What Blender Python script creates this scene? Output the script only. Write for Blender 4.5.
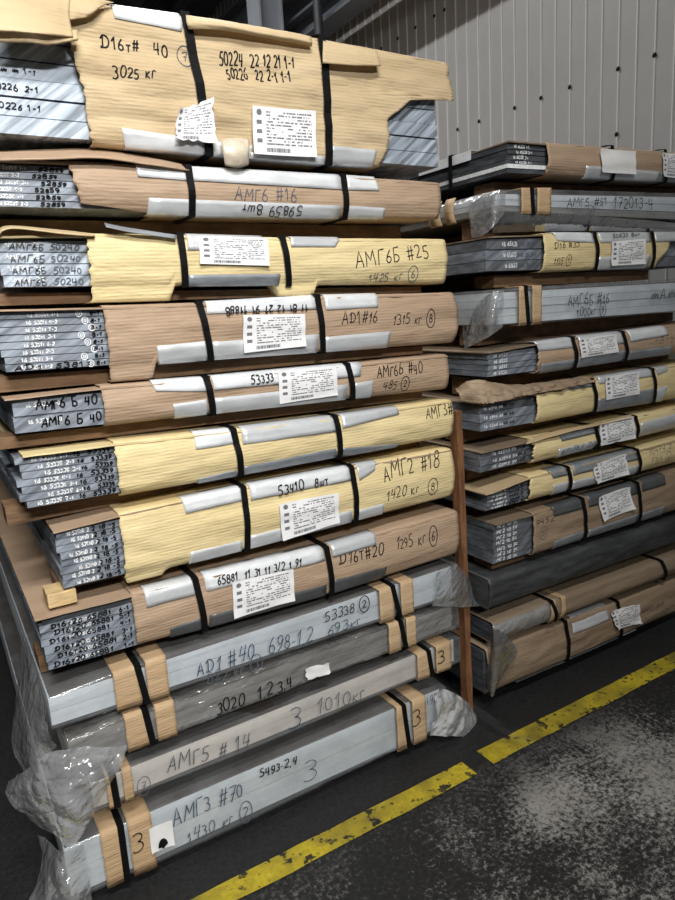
import bpy, math, random
from mathutils import Vector, Matrix, noise

random.seed(7)
SC = bpy.context.scene
COL = SC.collection
for o in list(bpy.data.objects):
    bpy.data.objects.remove(o)

# ------------------------------------------------------------------ camera
F = 680.0                      # focal length in pixels of the 675 x 900 frame
PX, PY = 337.5, 450.0
CAMH = 1.45
def _dir(u, v):
    return Vector((u - PX, PY - v, -F)).normalized()
AX = _dir(1500, 236)           # along the fronts of the stacks
AY = _dir(-82, 333)            # into the stacks
AY = (AY - AX * AX.dot(AY)).normalized()
AZ = AX.cross(AY)
ROT = Matrix((AX, AY, AZ))     # camera space -> world space
cam = bpy.data.objects.new('camera', bpy.data.cameras.new('camera'))
COL.objects.link(cam)
cam.data.sensor_fit = 'HORIZONTAL'
cam.data.sensor_width = 36.0
cam.data.lens = 36.0 * F / 675.0
cam.data.clip_start = 0.05
cam.matrix_world = Matrix.Translation((0, 0, CAMH)) @ ROT.to_4x4()
SC.camera = cam
C0 = Vector((0, 0, CAMH))

# ------------------------------------------------------------------ world, lamps, exposure
world = bpy.data.worlds.new('hall_daylight')
SC.world = world
world.use_nodes = True
world.node_tree.nodes['Background'].inputs[0].default_value = (0.80, 0.90, 1.0, 1)
world.node_tree.nodes['Background'].inputs[1].default_value = 0.05
SC.view_settings.view_transform = 'Standard'
SC.view_settings.look = 'None'
SC.view_settings.gamma = 1.0
SC.view_settings.use_curve_mapping = False
SC.view_settings.exposure = 0.25

LAMPS = [  # x, y, z, turn about z, tilt, length, watts : linear hall lamps, the second added as fill
    (-0.15, -0.70, 3.95, 0.0, 41.0, 1.6, 46.0),     # over the aisle, reflector turned to the stacks
    (-0.3, -3.0, 3.7, 7.0, 62.0, 1.6, 36.0),      # added unseen fill lamp farther back, evens the light down the stacks
    (1.25, 3.9, 4.7, 90.0, 20.0, 2.4, 98.0),        # along the hall, above the stacks
]
LAMP_TINT = (1.0, 0.985, 0.955)

# ------------------------------------------------------------------ pixel helpers (points on real planes)
def ray(u, v):
    return ROT @ Vector(((u - PX) / F, (PY - v) / F, -1.0))
def onY(u, v, y):
    r = ray(u, v); return C0 + r * (y / r.y)
def onX(u, v, x):
    r = ray(u, v); return C0 + r * (x / r.x)
def onZ(u, v, z):
    r = ray(u, v); return C0 + r * ((z - CAMH) / r.z)

# ------------------------------------------------------------------ materials
MATS = {}
def new_mat(name):
    m = bpy.data.materials.new(name); m.use_nodes = True
    nt = m.node_tree
    b = nt.nodes['Principled BSDF']
    return m, nt, b
def N(nt, t, **kw):
    n = nt.nodes.new(t)
    for k, v in kw.items():
        setattr(n, k, v)
    return n
def coords(nt, scale, rot=(0, 0, 0), kind='Object'):
    tc = N(nt, 'ShaderNodeTexCoord'); mr_ = N(nt, 'ShaderNodeMapping'); mp = N(nt, 'ShaderNodeMapping')
    mr_.inputs['Rotation'].default_value = rot          # turn first, stretch after
    mp.inputs['Scale'].default_value = scale
    nt.links.new(tc.outputs[kind], mr_.inputs['Vector']); nt.links.new(mr_.outputs['Vector'], mp.inputs['Vector'])
    return mp.outputs['Vector']
def noise_tex(nt, vec, scale, detail=4, rough=0.55):
    n = N(nt, 'ShaderNodeTexNoise')
    n.inputs['Scale'].default_value = scale
    n.inputs['Detail'].default_value = detail
    n.inputs['Roughness'].default_value = rough
    nt.links.new(vec, n.inputs['Vector'])
    return n.outputs['Fac']
def ramp(nt, fac, stops):
    r = N(nt, 'ShaderNodeValToRGB')
    els = r.color_ramp.elements
    while len(els) < len(stops):
        els.new(0.5)
    for e, (p, c) in zip(els, stops):
        e.position = p
        e.color = (c, c, c, 1) if isinstance(c, (int, float)) else (*c, 1)
    nt.links.new(fac, r.inputs['Fac'])
    return r.outputs['Color']
def mixc(nt, fac, a, b, mode='MIX'):
    m = N(nt, 'ShaderNodeMix', data_type='RGBA', blend_type=mode)
    for i, v in ((0, fac), (6, a), (7, b)):
        if hasattr(v, 'is_linked'):
            nt.links.new(v, m.inputs[i])
        else:
            m.inputs[i].default_value = v if i == 0 else (*v, 1)
    return m.outputs[2]
def bump(nt, b, h, strength, dist=0.01, prev=None):
    n = N(nt, 'ShaderNodeBump')
    n.inputs['Strength'].default_value = strength
    n.inputs['Distance'].default_value = dist
    nt.links.new(h, n.inputs['Height'])
    if prev is not None:
        nt.links.new(prev, n.inputs['Normal'])
    nt.links.new(n.outputs['Normal'], b.inputs['Normal'])
    return n.outputs['Normal']

def card_mat(name, light, dark, stain):
    m, nt, b = new_mat(name)
    v1 = coords(nt, (1.0, 1.0, 7)); n1 = noise_tex(nt, v1, 1.8, 4)
    v2 = coords(nt, (3, 3, 4)); n2 = noise_tex(nt, v2, 2.0, 5, 0.65)
    c = mixc(nt, ramp(nt, n1, [(0.3, 0.0), (0.7, 1.0)]), dark, light)
    c = mixc(nt, ramp(nt, n2, [(0.54, 0.0), (0.80, 0.6)]), c, stain)
    nt.links.new(c, b.inputs['Base Color'])
    b.inputs['Roughness'].default_value = 0.62
    b.inputs['Specular IOR Level'].default_value = 0.35
    v3 = coords(nt, (2, 2, 9)); n3 = noise_tex(nt, v3, 2.0, 5, 0.55)
    p = bump(nt, b, n3, 0.6, 0.02)
    w = N(nt, 'ShaderNodeTexWave', wave_type='BANDS', bands_direction='Z')
    w.inputs['Scale'].default_value = 39; w.inputs['Distortion'].default_value = 0.6; w.inputs['Detail Scale'].default_value = 0.5
    nt.links.new(coords(nt, (1, 1, 1)), w.inputs['Vector'])
    bump(nt, b, w.outputs['Fac'], 0.18, 0.002, p)
    return m
MATS['kraft'] = card_mat('brown_kraft_cardboard', (0.44, 0.315, 0.215), (0.37, 0.26, 0.175), (0.27, 0.185, 0.12))
MATS['straw'] = card_mat('straw_cardboard', (0.60, 0.465, 0.285), (0.49, 0.37, 0.215), (0.38, 0.265, 0.14))
MATS['yellow'] = card_mat('yellow_wrapping_paper', (0.76, 0.625, 0.345), (0.68, 0.545, 0.285), (0.48, 0.36, 0.17))
MATS['pad'] = card_mat('strap_pad_cardboard', (0.56, 0.40, 0.24), (0.42, 0.28, 0.155), (0.26, 0.16, 0.08))
MATS['dullkraft'] = card_mat('shaded_kraft_cardboard', (0.27, 0.205, 0.14), (0.21, 0.155, 0.105), (0.13, 0.09, 0.06))  # kraft with the right stack's weaker light put into its colour
MATS['topshade'] = card_mat('dark_top_shade', (0.085, 0.072, 0.058), (0.055, 0.047, 0.04), (0.03, 0.026, 0.022))  # dark colour standing in for shade on the film bundle tops
MATS['dimkraft'] = card_mat('half_shaded_kraft_cardboard', (0.34, 0.25, 0.17), (0.27, 0.195, 0.13), (0.17, 0.115, 0.075))  # milder darkened kraft, dim light of the right stack painted in

def alu_mat(name, base, vary, rot, metal=0.35, rough=0.52):
    m, nt, b = new_mat(name)
    v = coords(nt, (1, 1, 1), rot)
    w = N(nt, 'ShaderNodeTexNoise'); mp = coords(nt, (95, 20, 5), rot)
    nt.links.new(mp, w.inputs['Vector']); w.inputs['Scale'].default_value = 1.0; w.inputs['Detail'].default_value = 4
    n2 = noise_tex(nt, v, 9, 4)
    c = mixc(nt, ramp(nt, w.outputs['Fac'], [(0.36, 0.0), (0.66, 1.0)]), tuple(x * (1 - vary) for x in base), tuple(min(1, x * (1 + vary)) for x in base))
    c = mixc(nt, ramp(nt, n2, [(0.45, 0.0), (0.75, 0.5)]), c, tuple(x * 0.55 for x in base))
    nt.links.new(c, b.inputs['Base Color'])
    b.inputs['Metallic'].default_value = metal
    nt.links.new(ramp(nt, w.outputs['Fac'], [(0.3, rough - 0.1), (0.7, rough + 0.12)]), b.inputs['Roughness'])
    bump(nt, b, w.outputs['Fac'], 0.25, 0.002)
    return m
MATS['alu_sawn'] = alu_mat('sawn_aluminium', (0.36, 0.41, 0.475), 0.55, (0, math.radians(-52), 0))
MATS['alu_edge'] = alu_mat('aluminium_plate_edge', (0.25, 0.28, 0.325), 0.35, (0, math.radians(-60), 0), 0.30)
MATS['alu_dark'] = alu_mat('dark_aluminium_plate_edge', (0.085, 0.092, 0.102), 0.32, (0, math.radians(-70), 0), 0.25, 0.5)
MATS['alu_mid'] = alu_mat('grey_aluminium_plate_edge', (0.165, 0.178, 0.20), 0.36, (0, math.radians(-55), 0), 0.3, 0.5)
MATS['alu_pale'] = alu_mat('pale_foiled_plate', (0.72, 0.765, 0.80), 0.05, (0, math.radians(90), 0), 0.1, 0.5)
MATS['alu_cream'] = alu_mat('cream_foiled_plate', (0.74, 0.675, 0.61), 0.05, (0, math.radians(90), 0), 0.10, 0.45)
MATS['alu_grey'] = alu_mat('grey_foiled_plate', (0.30, 0.29, 0.27), 0.20, (0, math.radians(90), 0), 0.15, 0.4)

def simple(name, col, rough=0.5, metal=0.0, spec=0.5, nscale=0, nvar=0.3, bstr=0.0, stretch=(1, 1, 1)):
    m, nt, b = new_mat(name)
    b.inputs['Roughness'].default_value = rough
    b.inputs['Metallic'].default_value = metal
    b.inputs['Specular IOR Level'].default_value = spec
    if nscale:
        n = noise_tex(nt, coords(nt, stretch), nscale, 6, 0.6)
        c = mixc(nt, ramp(nt, n, [(0.3, 0.0), (0.7, 1.0)]), tuple(x * (1 - nvar) for x in col), tuple(min(1, x * (1 + nvar)) for x in col))
        nt.links.new(c, b.inputs['Base Color'])
        if bstr:
            bump(nt, b, n, bstr, 0.01)
    else:
        b.inputs['Base Color'].default_value = (*col, 1)
    return m
MATS['strap'] = simple('black_strapping', (0.004, 0.004, 0.0045), 0.6, spec=0.15, nscale=60, nvar=0.4)
MATS['zinc'] = simple('galvanised_strip', (0.66, 0.68, 0.70), 0.34, 0.30, nscale=7, nvar=0.12, bstr=0.15, stretch=(2, 2, 8))
MATS['white_strip'] = simple('white_card_strip', (0.74, 0.76, 0.78), 0.36, 0.15, nscale=9, nvar=0.12, bstr=0.2, stretch=(2, 2, 6))
MATS['grey_strip'] = simple('grey_steel_strip', (0.33, 0.355, 0.385), 0.36, 0.4, nscale=8, nvar=0.25, bstr=0.2, stretch=(2, 2, 8))
MATS['dark_strip'] = simple('dark_steel_strip', (0.11, 0.115, 0.12), 0.4, 0.3, nscale=8, nvar=0.3, bstr=0.2)
MATS['ink'] = simple('black_marker_ink', (0.006, 0.006, 0.008), 0.55, spec=0.2, nscale=300, nvar=0.4)
MATS['pencil'] = simple('grey_pencil', (0.10, 0.11, 0.13), 0.6, spec=0.2, nscale=300, nvar=0.4)
MATS['bluepen'] = simple('blue_grey_pen', (0.05, 0.09, 0.14), 0.6, spec=0.2, nscale=300, nvar=0.3)
MATS['whiteink'] = simple('white_stencil_ink', (0.78, 0.80, 0.82), 0.6, spec=0.2, nscale=200, nvar=0.25)
MATS['paper'] = simple('plain_white_paper', (0.82, 0.82, 0.81), 0.7, spec=0.2, nscale=20, nvar=0.05)
MATS['tape'] = simple('pale_packing_tape', (0.62, 0.54, 0.42), 0.3, nscale=30, nvar=0.25, bstr=0.3)
MATS['darkwrap'] = simple('dark_grey_wrapping', (0.046, 0.049, 0.050), 0.5, spec=0.4, nscale=10, nvar=0.5, bstr=0.25, stretch=(1, 1, 5))
MATS['steel_paint'] = simple('grey_painted_steel', (0.16, 0.18, 0.21), 0.45, 0.2, nscale=4, nvar=0.2)
MATS['column_paint'] = simple('blue_grey_column_paint', (0.30, 0.33, 0.37), 0.45, 0.1, nscale=4, nvar=0.15)
MATS['dark_steel'] = simple('dark_painted_steel', (0.045, 0.048, 0.055), 0.45, 0.2, nscale=4, nvar=0.3)
MATS['screw'] = simple('dark_screw_head', (0.012, 0.012, 0.013), 0.5, 0.3, nscale=50, nvar=0.2)

def wood_mat(name, a, bcol, stretch):
    m, nt, b = new_mat(name)
    n = noise_tex(nt, coords(nt, stretch), 3.0, 7, 0.65)
    n2 = noise_tex(nt, coords(nt, (6, 6, 6)), 3.0, 4)
    c = mixc(nt, ramp(nt, n, [(0.3, 0.0), (0.68, 1.0)]), a, bcol)
    c = mixc(nt, ramp(nt, n2, [(0.5, 0.0), (0.8, 0.6)]), c, tuple(x * 0.45 for x in a))
    nt.links.new(c, b.inputs['Base Color'])
    b.inputs['Roughness'].default_value = 0.75
    bump(nt, b, n, 0.5, 0.01)
    return m
MATS['wood'] = wood_mat('rough_timber', (0.10, 0.054, 0.027), (0.24, 0.14, 0.068), (3, 14, 14))
MATS['freshwood'] = wood_mat('fresh_cut_timber', (0.52, 0.36, 0.17), (0.68, 0.50, 0.26), (3, 12, 12))
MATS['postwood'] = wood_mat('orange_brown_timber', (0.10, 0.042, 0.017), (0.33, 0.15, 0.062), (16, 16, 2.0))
MATS['darkwood'] = wood_mat('near_black_timber', (0.02, 0.018, 0.016), (0.045, 0.04, 0.036), (2, 14, 14))  # near-black timber for the lowest pallets

def film_mat(name, col, opac, var, bstr=0.5):
    m, nt, b = new_mat(name)
    b.inputs['Base Color'].default_value = (*col, 1)
    b.inputs['Roughness'].default_value = 0.13
    b.inputs['Specular IOR Level'].default_value = 1.0
    n = noise_tex(nt, coords(nt, (1, 1, 1)), 9, 4, 0.55)
    n5 = noise_tex(nt, coords(nt, (0.7, 1, 1.4), (0.3, 0.5, 0)), 16, 3, 0.5)
    ab = N(nt, 'ShaderNodeMath', operation='SUBTRACT'); nt.links.new(n5, ab.inputs[0]); ab.inputs[1].default_value = 0.5
    ab2 = N(nt, 'ShaderNodeMath', operation='ABSOLUTE'); nt.links.new(ab.outputs[0], ab2.inputs[0])
    p = bump(nt, b, ab2.outputs[0], bstr, 0.03)
    bump(nt, b, n, bstr * 0.6, 0.02, p)
    t = N(nt, 'ShaderNodeBsdfTransparent'); mx = N(nt, 'ShaderNodeMixShader')
    t.inputs[0].default_value = (0.95, 0.96, 0.97, 1)
    g = N(nt, 'ShaderNodeBsdfGlossy'); g.inputs['Roughness'].default_value = 0.12; g.inputs[0].default_value = (0.9, 0.92, 0.95, 1)
    nt.links.new(b.inputs['Normal'].links[0].from_socket, g.inputs['Normal'])
    lw = N(nt, 'ShaderNodeLayerWeight'); lw.inputs[0].default_value = 0.25
    nt.links.new(b.inputs['Normal'].links[0].from_socket, lw.inputs['Normal'])
    nt.links.new(ramp(nt, n, [(0.35, max(0, opac - var)), (0.65, min(1, opac + var))]), mx.inputs[0])
    nt.links.new(t.outputs[0], mx.inputs[1]); nt.links.new(b.outputs[0], mx.inputs[2])
    m2 = N(nt, 'ShaderNodeMixShader'); md = N(nt, 'ShaderNodeMath', operation='MULTIPLY_ADD')
    nt.links.new(lw.outputs['Fresnel'], md.inputs[0]); md.inputs[1].default_value = 0.35; md.inputs[2].default_value = 0.03
    nt.links.new(md.outputs[0], m2.inputs[0]); nt.links.new(mx.outputs[0], m2.inputs[1]); nt.links.new(g.outputs[0], m2.inputs[2])
    nt.links.new(m2.outputs[0], nt.nodes['Material Output'].inputs[0])
    return m
MATS['film'] = film_mat('clear_wrapping_film', (0.60, 0.62, 0.64), 0.14, 0.05, 0.16)
MATS['film_crinkled'] = film_mat('crinkled_wrapping_film', (0.40, 0.40, 0.39), 0.22, 0.12, 0.9)
MATS['film_thick'] = film_mat('milky_wrapping_film', (0.46, 0.47, 0.48), 0.42, 0.14, 0.65)
MATS['film_white'] = film_mat('whitish_wrapping_film', (0.72, 0.73, 0.74), 0.62, 0.12, 0.40)
MATS['film_grey'] = film_mat('dull_grey_film', (0.14, 0.145, 0.145), 0.62, 0.15, 0.4)

def label_mat():
    """white paper with rows of tiny unreadable print, a bar code and two small icons"""
    m, nt, b = new_mat('printed_label_paper')
    tc = N(nt, 'ShaderNodeTexCoord'); sp = N(nt, 'ShaderNodeSeparateXYZ')
    nt.links.new(tc.outputs['UV'], sp.inputs[0])
    def M(op, a, c=None, d=None):
        n = N(nt, 'ShaderNodeMath', operation=op)
        for i, v in enumerate((a, c, d)):
            if v is None: continue
            if hasattr(v, 'is_linked'): nt.links.new(v, n.inputs[i])
            else: n.inputs[i].default_value = v
        return n.outputs[0]
    u, v = sp.outputs[0], sp.outputs[1]
    def inside(a, lo, hi):
        return M('MULTIPLY', M('GREATER_THAN', a, lo), M('LESS_THAN', a, hi))
    rows = M('MULTIPLY', v, 15.0)
    cb = N(nt, 'ShaderNodeCombineXYZ')
    nt.links.new(M('MULTIPLY', u, 30.0), cb.inputs[0]); nt.links.new(M('MULTIPLY', M('FLOOR', rows), 7.31), cb.inputs[1])
    n1 = noise_tex(nt, cb.outputs[0], 1.0, 2)
    cb3 = N(nt, 'ShaderNodeCombineXYZ')
    nt.links.new(M('MULTIPLY', u, 4.0), cb3.inputs[0]); nt.links.new(M('MULTIPLY', M('FLOOR', rows), 3.7), cb3.inputs[1])
    n3 = noise_tex(nt, cb3.outputs[0], 1.0, 1)
    text = M('MULTIPLY', M('MULTIPLY', M('GREATER_THAN', n1, 0.46), M('GREATER_THAN', n3, 0.43)),
             M('MULTIPLY', inside(M('FRACT', rows), 0.22, 0.72), M('MULTIPLY', inside(u, 0.21, 0.93), inside(v, 0.18, 0.94))))
    cb2 = N(nt, 'ShaderNodeCombineXYZ'); nt.links.new(M('MULTIPLY', u, 110.0), cb2.inputs[0])
    n2 = noise_tex(nt, cb2.outputs[0], 1.0, 1)
    bar = M('MULTIPLY', M('GREATER_THAN', n2, 0.45), M('MULTIPLY', inside(u, 0.20, 0.58), inside(v, 0.06, 0.15)))
    du = M('SUBTRACT', u, 0.10); dv = M('MULTIPLY', M('SUBTRACT', v, 0.88), 0.62)
    dot = M('LESS_THAN', M('ADD', M('MULTIPLY', du, du), M('MULTIPLY', dv, dv)), 0.0016)
    ic = M('MULTIPLY', inside(M('FRACT', M('MULTIPLY', v, 5.2)), 0.3, 0.75), M('MULTIPLY', inside(u, 0.06, 0.14), inside(v, 0.25, 0.75)))
    ink = M('MINIMUM', M('ADD', M('ADD', text, bar), M('ADD', dot, ic)), 1.0)
    c = mixc(nt, M('MULTIPLY', ink, 0.85), (0.83, 0.83, 0.84), (0.05, 0.05, 0.07))
    nt.links.new(c, b.inputs['Base Color'])
    b.inputs['Roughness'].default_value = 0.6
    bump(nt, b, noise_tex(nt, coords(nt, (1, 1, 1)), 25, 4), 0.25, 0.01)
    return m
MATS['label'] = label_mat()

def floor_mat():
    m, nt, b = new_mat('worn_dark_concrete')
    v = coords(nt, (1, 1, 1))
    fine = noise_tex(nt, v, 70, 10, 0.85)
    mid = noise_tex(nt, v, 5.5, 8, 0.72)
    big = noise_tex(nt, v, 1.3, 5, 0.6)
    sp = N(nt, 'ShaderNodeSeparateXYZ'); nt.links.new(v, sp.inputs[0])
    # trodden aisle side of the painted line is scuffed pale, the storage side stays dark
    side = N(nt, 'ShaderNodeMapRange'); side.inputs[1].default_value = 1.45; side.inputs[2].default_value = 1.22
    side.inputs[3].default_value = 0.0; side.inputs[4].default_value = 1.0
    nt.links.new(sp.outputs[1], side.inputs[0])
    wear = N(nt, 'ShaderNodeMath', operation='MULTIPLY_ADD'); nt.links.new(mid, wear.inputs[0]); wear.inputs[1].default_value = 0.75
    nt.links.new(big, wear.inputs[2])
    w2 = N(nt, 'ShaderNodeMath', operation='MULTIPLY_ADD'); nt.links.new(fine, w2.inputs[0]); w2.inputs[1].default_value = 2.0
    nt.links.new(wear.outputs[0], w2.inputs[2])
    msk = ramp(nt, w2.outputs[0], [(0.0, 0.0), (1.0, 1.0)])
    mr = N(nt, 'ShaderNodeMapRange'); mr.inputs[1].default_value = 1.85; mr.inputs[2].default_value = 2.06
    nt.links.new(w2.outputs[0], mr.inputs[0])
    mm = N(nt, 'ShaderNodeMath', operation='MULTIPLY'); nt.links.new(mr.outputs[0], mm.inputs[0]); nt.links.new(side.outputs[0], mm.inputs[1])
    base = mixc(nt, ramp(nt, fine, [(0.35, 0.0), (0.72, 1.0)]), (0.006, 0.006, 0.0065), (0.034, 0.034, 0.034))
    c = mixc(nt, mm.outputs[0], base, (0.31, 0.30, 0.28))
    nt.links.new(c, b.inputs['Base Color'])
    nt.links.new(ramp(nt, mid, [(0.3, 0.45), (0.7, 0.75)]), b.inputs['Roughness'])
    b.inputs['Specular IOR Level'].default_value = 0.35
    bump(nt, b, fine, 0.35, 0.006)
    return m
MATS['floor'] = floor_mat()

def yellow_line_mat():
    m, nt, b = new_mat('worn_yellow_floor_paint')
    v = coords(nt, (1, 1, 1))
    n1 = noise_tex(nt, v, 17, 6, 0.65); n2 = noise_tex(nt, v, 70, 6, 0.7); n3 = noise_tex(nt, v, 6, 3)
    n4 = noise_tex(nt, coords(nt, (1, 1, 1), (0, 0, 0.4)), 38, 3, 0.5)
    c = mixc(nt, ramp(nt, n2, [(0.35, 0.0), (0.7, 1.0)]), (0.40, 0.31, 0.012), (0.60, 0.475, 0.03))
    c = mixc(nt, ramp(nt, n3, [(0.38, 0.0), (0.62, 0.9)]), c, (0.17, 0.135, 0.02))
    c = mixc(nt, ramp(nt, n4, [(0.62, 0.0), (0.66, 0.85)]), c, (0.05, 0.042, 0.015))
    c = mixc(nt, ramp(nt, n1, [(0.585, 0.0), (0.61, 0.95)]), c, (0.012, 0.012, 0.012))
    nt.links.new(c, b.inputs['Base Color']); b.inputs['Roughness'].default_value = 0.6
    bump(nt, b, n2, 0.3, 0.004)
    return m
MATS['floor_yellow'] = yellow_line_mat()
MATS['cladding'] = simple('grey_wall_cladding', (0.43, 0.435, 0.44), 0.42, 0.05, nscale=1.5, nvar=0.10)
MATS['cladding_rib'] = simple('pale_cladding_rib', (0.74, 0.745, 0.75), 0.36, 0.05, nscale=2, nvar=0.05)  # paler than the panel, colour stands in for the ribs' lit edges
MATS['hall'] = simple('dim_hall_wall', (0.10, 0.105, 0.115), 0.7, nscale=1, nvar=0.2)
MATS['ceil'] = simple('hall_ceiling', (0.30, 0.30, 0.31), 0.7, nscale=1, nvar=0.1)
def emit_mat():
    m, nt, b = new_mat('lit_lamp_diffuser')
    b.inputs['Emission Color'].default_value = (1, 0.97, 0.92, 1)
    b.inputs['Emission Strength'].default_value = 3.0
    return m
MATS['lit'] = emit_mat()

# ------------------------------------------------------------------ object helpers
def mesh_obj(name, verts, faces, mat, parent=None, uvs=None, smooth=False, solid=0.0, bevel=0.0):
    org = parent_origin(parent)
    me = bpy.data.meshes.new(name)
    me.from_pydata([tuple(Vector(v) - org) for v in verts], [], faces)
    if uvs:
        ul = me.uv_layers.new(name='UVMap')
        for lp in me.loops:
            ul.data[lp.index].uv = uvs[lp.vertex_index]
    if smooth:
        for p in me.polygons: p.use_smooth = True
    me.materials.append(MATS[mat] if isinstance(mat, str) else mat)
    o = bpy.data.objects.new(name, me); COL.objects.link(o)
    ORIG[o.name] = org
    if parent is not None: o.parent = parent
    if solid:
        s = o.modifiers.new('thickness', 'SOLIDIFY'); s.thickness = solid; s.offset = -1 if solid > 0 else 1
        s.thickness = abs(solid); s.offset = 0.0
    if bevel:
        bv = o.modifiers.new('bevel', 'BEVEL'); bv.width = bevel; bv.segments = 2; bv.limit_method = 'ANGLE'
    return o
ORIG = {}
def parent_origin(p):
    if p is None: return Vector((0, 0, 0))
    return ORIG.get(p.name, Vector((0, 0, 0)))
def empty(name, loc, label=None, cat=None, group=None, kind=None):
    o = bpy.data.objects.new(name, None); COL.objects.link(o)
    o.empty_display_size = 0.1
    o.location = loc; ORIG[o.name] = Vector(loc)
    tag(o, label, cat, group, kind)
    return o
def tag(o, label=None, cat=None, group=None, kind=None):
    if label: o['label'] = label
    if cat: o['category'] = cat
    if group: o['group'] = group
    if kind: o['kind'] = kind
    return o
BOXF = [(0, 3, 2, 1), (4, 5, 6, 7), (0, 1, 5, 4), (1, 2, 6, 5), (2, 3, 7, 6), (3, 0, 4, 7)]
def box(name, x0, x1, y0, y1, z0, z1, mat, parent=None, bevel=0.0):
    """z0 / z1 may be (left, right) pairs so a part can follow a slightly sagging bundle"""
    za, zb = z0 if isinstance(z0, tuple) else (z0, z0)
    zc, zd = z1 if isinstance(z1, tuple) else (z1, z1)
    v = [(x0, y0, za), (x1, y0, zb), (x1, y1, zb), (x0, y1, za), (x0, y0, zc), (x1, y0, zd), (x1, y1, zd), (x0, y1, zc)]
    return mesh_obj(name, v, BOXF, mat, parent, bevel=bevel)
def grid_faces(nu, nv):
    return [(i * nv + j, i * nv + j + 1, (i + 1) * nv + j + 1, (i + 1) * nv + j) for i in range(nu - 1) for j in range(nv - 1)]
def interp(pl, x):
    if x <= pl[0][0]:
        a, b = pl[0], pl[1]
    elif x >= pl[-1][0]:
        a, b = pl[-2], pl[-1]
        return b[1]
    else:
        for a, b in zip(pl, pl[1:]):
            if a[0] <= x <= b[0]: break
    if x < pl[0][0]: return pl[0][1]
    t = (x - a[0]) / (b[0] - a[0] + 1e-9)
    return a[1] + (b[1] - a[1]) * t
def fbm(x, y, z, o=4):
    return noise.fractal((x, y, z), 0.9, 2.0, o)

# ------------------------------------------------------------------ the hall: floor, walls, ceiling
def struct(o): o['kind'] = 'structure'; return o
W = 3.2                                  # the cladded wall stands to the right of the stacks
fl = struct(box('floor', -6, W + 0.2, -5, 14, -0.2, 0.0, 'floor'))
struct(box('ceiling', -6, W + 0.2, -0.6, 14, 6.5, 6.7, 'ceil'))
struct(box('wall_left', -6.2, -6, -0.6, 14, 0, 6.5, 'hall'))
struct(box('wall_back', -6, W, 14, 14.2, 0, 6.5, 'hall'))
wr = struct(box('wall_right', W, W + 0.2, -0.6, 14, 0, 6.5, 'cladding'))
ORIG[wr.name] = Vector((0, 0, 0))
nrib = 0
y = 1.61
pm = None; rm = None
while y < 8.0:
    # one cladding strip (proud of the wall) and the narrow rib at its edge
    if pm is None:
        p = mesh_obj('cladding_panel', [(-.005, .003, 0), (-.005, .096, 0), (0, .099, 0), (0, 0, 0), (-.005, .003, 5.2), (-.005, .096, 5.2), (0, .099, 5.2), (0, 0, 5.2)],
                     [(0, 1, 5, 4), (1, 2, 6, 5), (3, 0, 4, 7), (4, 5, 6, 7), (0, 3, 2, 1)], 'cladding')
        r = mesh_obj('cladding_rib', [(0, -.007, 0), (-.011, -.003, 0), (-.011, .003, 0), (0, .007, 0), (0, -.007, 5.2), (-.011, -.003, 5.2), (-.011, .003, 5.2), (0, .007, 5.2)],
                     [(0, 1, 5, 4), (1, 2, 6, 5), (2, 3, 7, 6), (4, 5, 6, 7), (0, 3, 2, 1)], 'cladding_rib')
        pm, rm = p.data, r.data
    else:
        p = bpy.data.objects.new('cladding_panel', pm); COL.objects.link(p)
        r = bpy.data.objects.new('cladding_rib', rm); COL.objects.link(r)
    for o, yy in ((p, y + 0.002), (r, y)):
        o.parent = wr; o.location = (W - 0.001, yy, 0.9)
    y += 0.1
sm = None
for zz, ys in ((2.53, (2.21, 2.41, 2.71, 2.91, 3.11, 3.41, 3.61, 3.91)), (3.265, (3.71, 3.81, 4.01, 4.21, 4.41)), (2.225, (2.41,))):
    for yy in ys:
        if sm is None:
            vs = [(-0.012, 0, 0)] + [(0, .012 * math.cos(a * math.pi / 4), .012 * math.sin(a * math.pi / 4)) for a in range(8)]
            s = mesh_obj('screw', vs, [(0, 1 + (a + 1) % 8, 1 + a) for a in range(8)], 'screw'); sm = s.data
        else:
            s = bpy.data.objects.new('screw', sm); COL.objects.link(s)
        s.parent = wr; s.location = (W - 0.0125, yy, zz)

# steel frame on the wall, far behind the tall stack
cy = onX(270, 12, 2.62).y
column = empty('steel_column', (2.58, cy, 0), 'blue grey steel column seen above the topmost bundle, left of the pipe', 'column')
for nm, a in (('flange', (2.48, 2.495, cy - .10, cy + .10)), ('web', (2.495, 2.66, cy - .008, cy + .008)), ('flange', (2.66, 2.675, cy - .10, cy + .10))):
    box(nm, a[0], a[1], a[2], a[3], 0, 6.4, 'column_paint', column)
pcx = 2.70; pcy = onX(318, 15, pcx).y
pipe_v, pipe_f = [], []
for k in range(2):
    for a in range(12):
        t = a * math.tau / 12
        pipe_v.append((pcx + .032 * math.cos(t), pcy + .032 * math.sin(t), 0 if k == 0 else 6.4))
for a in range(12): pipe_f.append((a, (a + 1) % 12, 12 + (a + 1) % 12, 12 + a))
tag(mesh_obj('downpipe', pipe_v, pipe_f, 'dark_steel', smooth=True), 'narrow black vertical pipe before the cladded wall behind the topmost bundle', 'pipe')
for i, (z0, dz, dx, lab) in enumerate(((4.05, .16, .20, 'lowest'), (4.55, .10, .28, 'middle'), (5.05, .20, .16, 'highest'))):
    tag(box('wall_rail', W - dx - .05, W - .05, 6.46, 13.9, z0, z0 + dz, 'steel_paint', bevel=0.01),
        lab + ' of the horizontal steel rails on the far part of the wall', 'rail', 'steel rails on the far wall')
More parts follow.
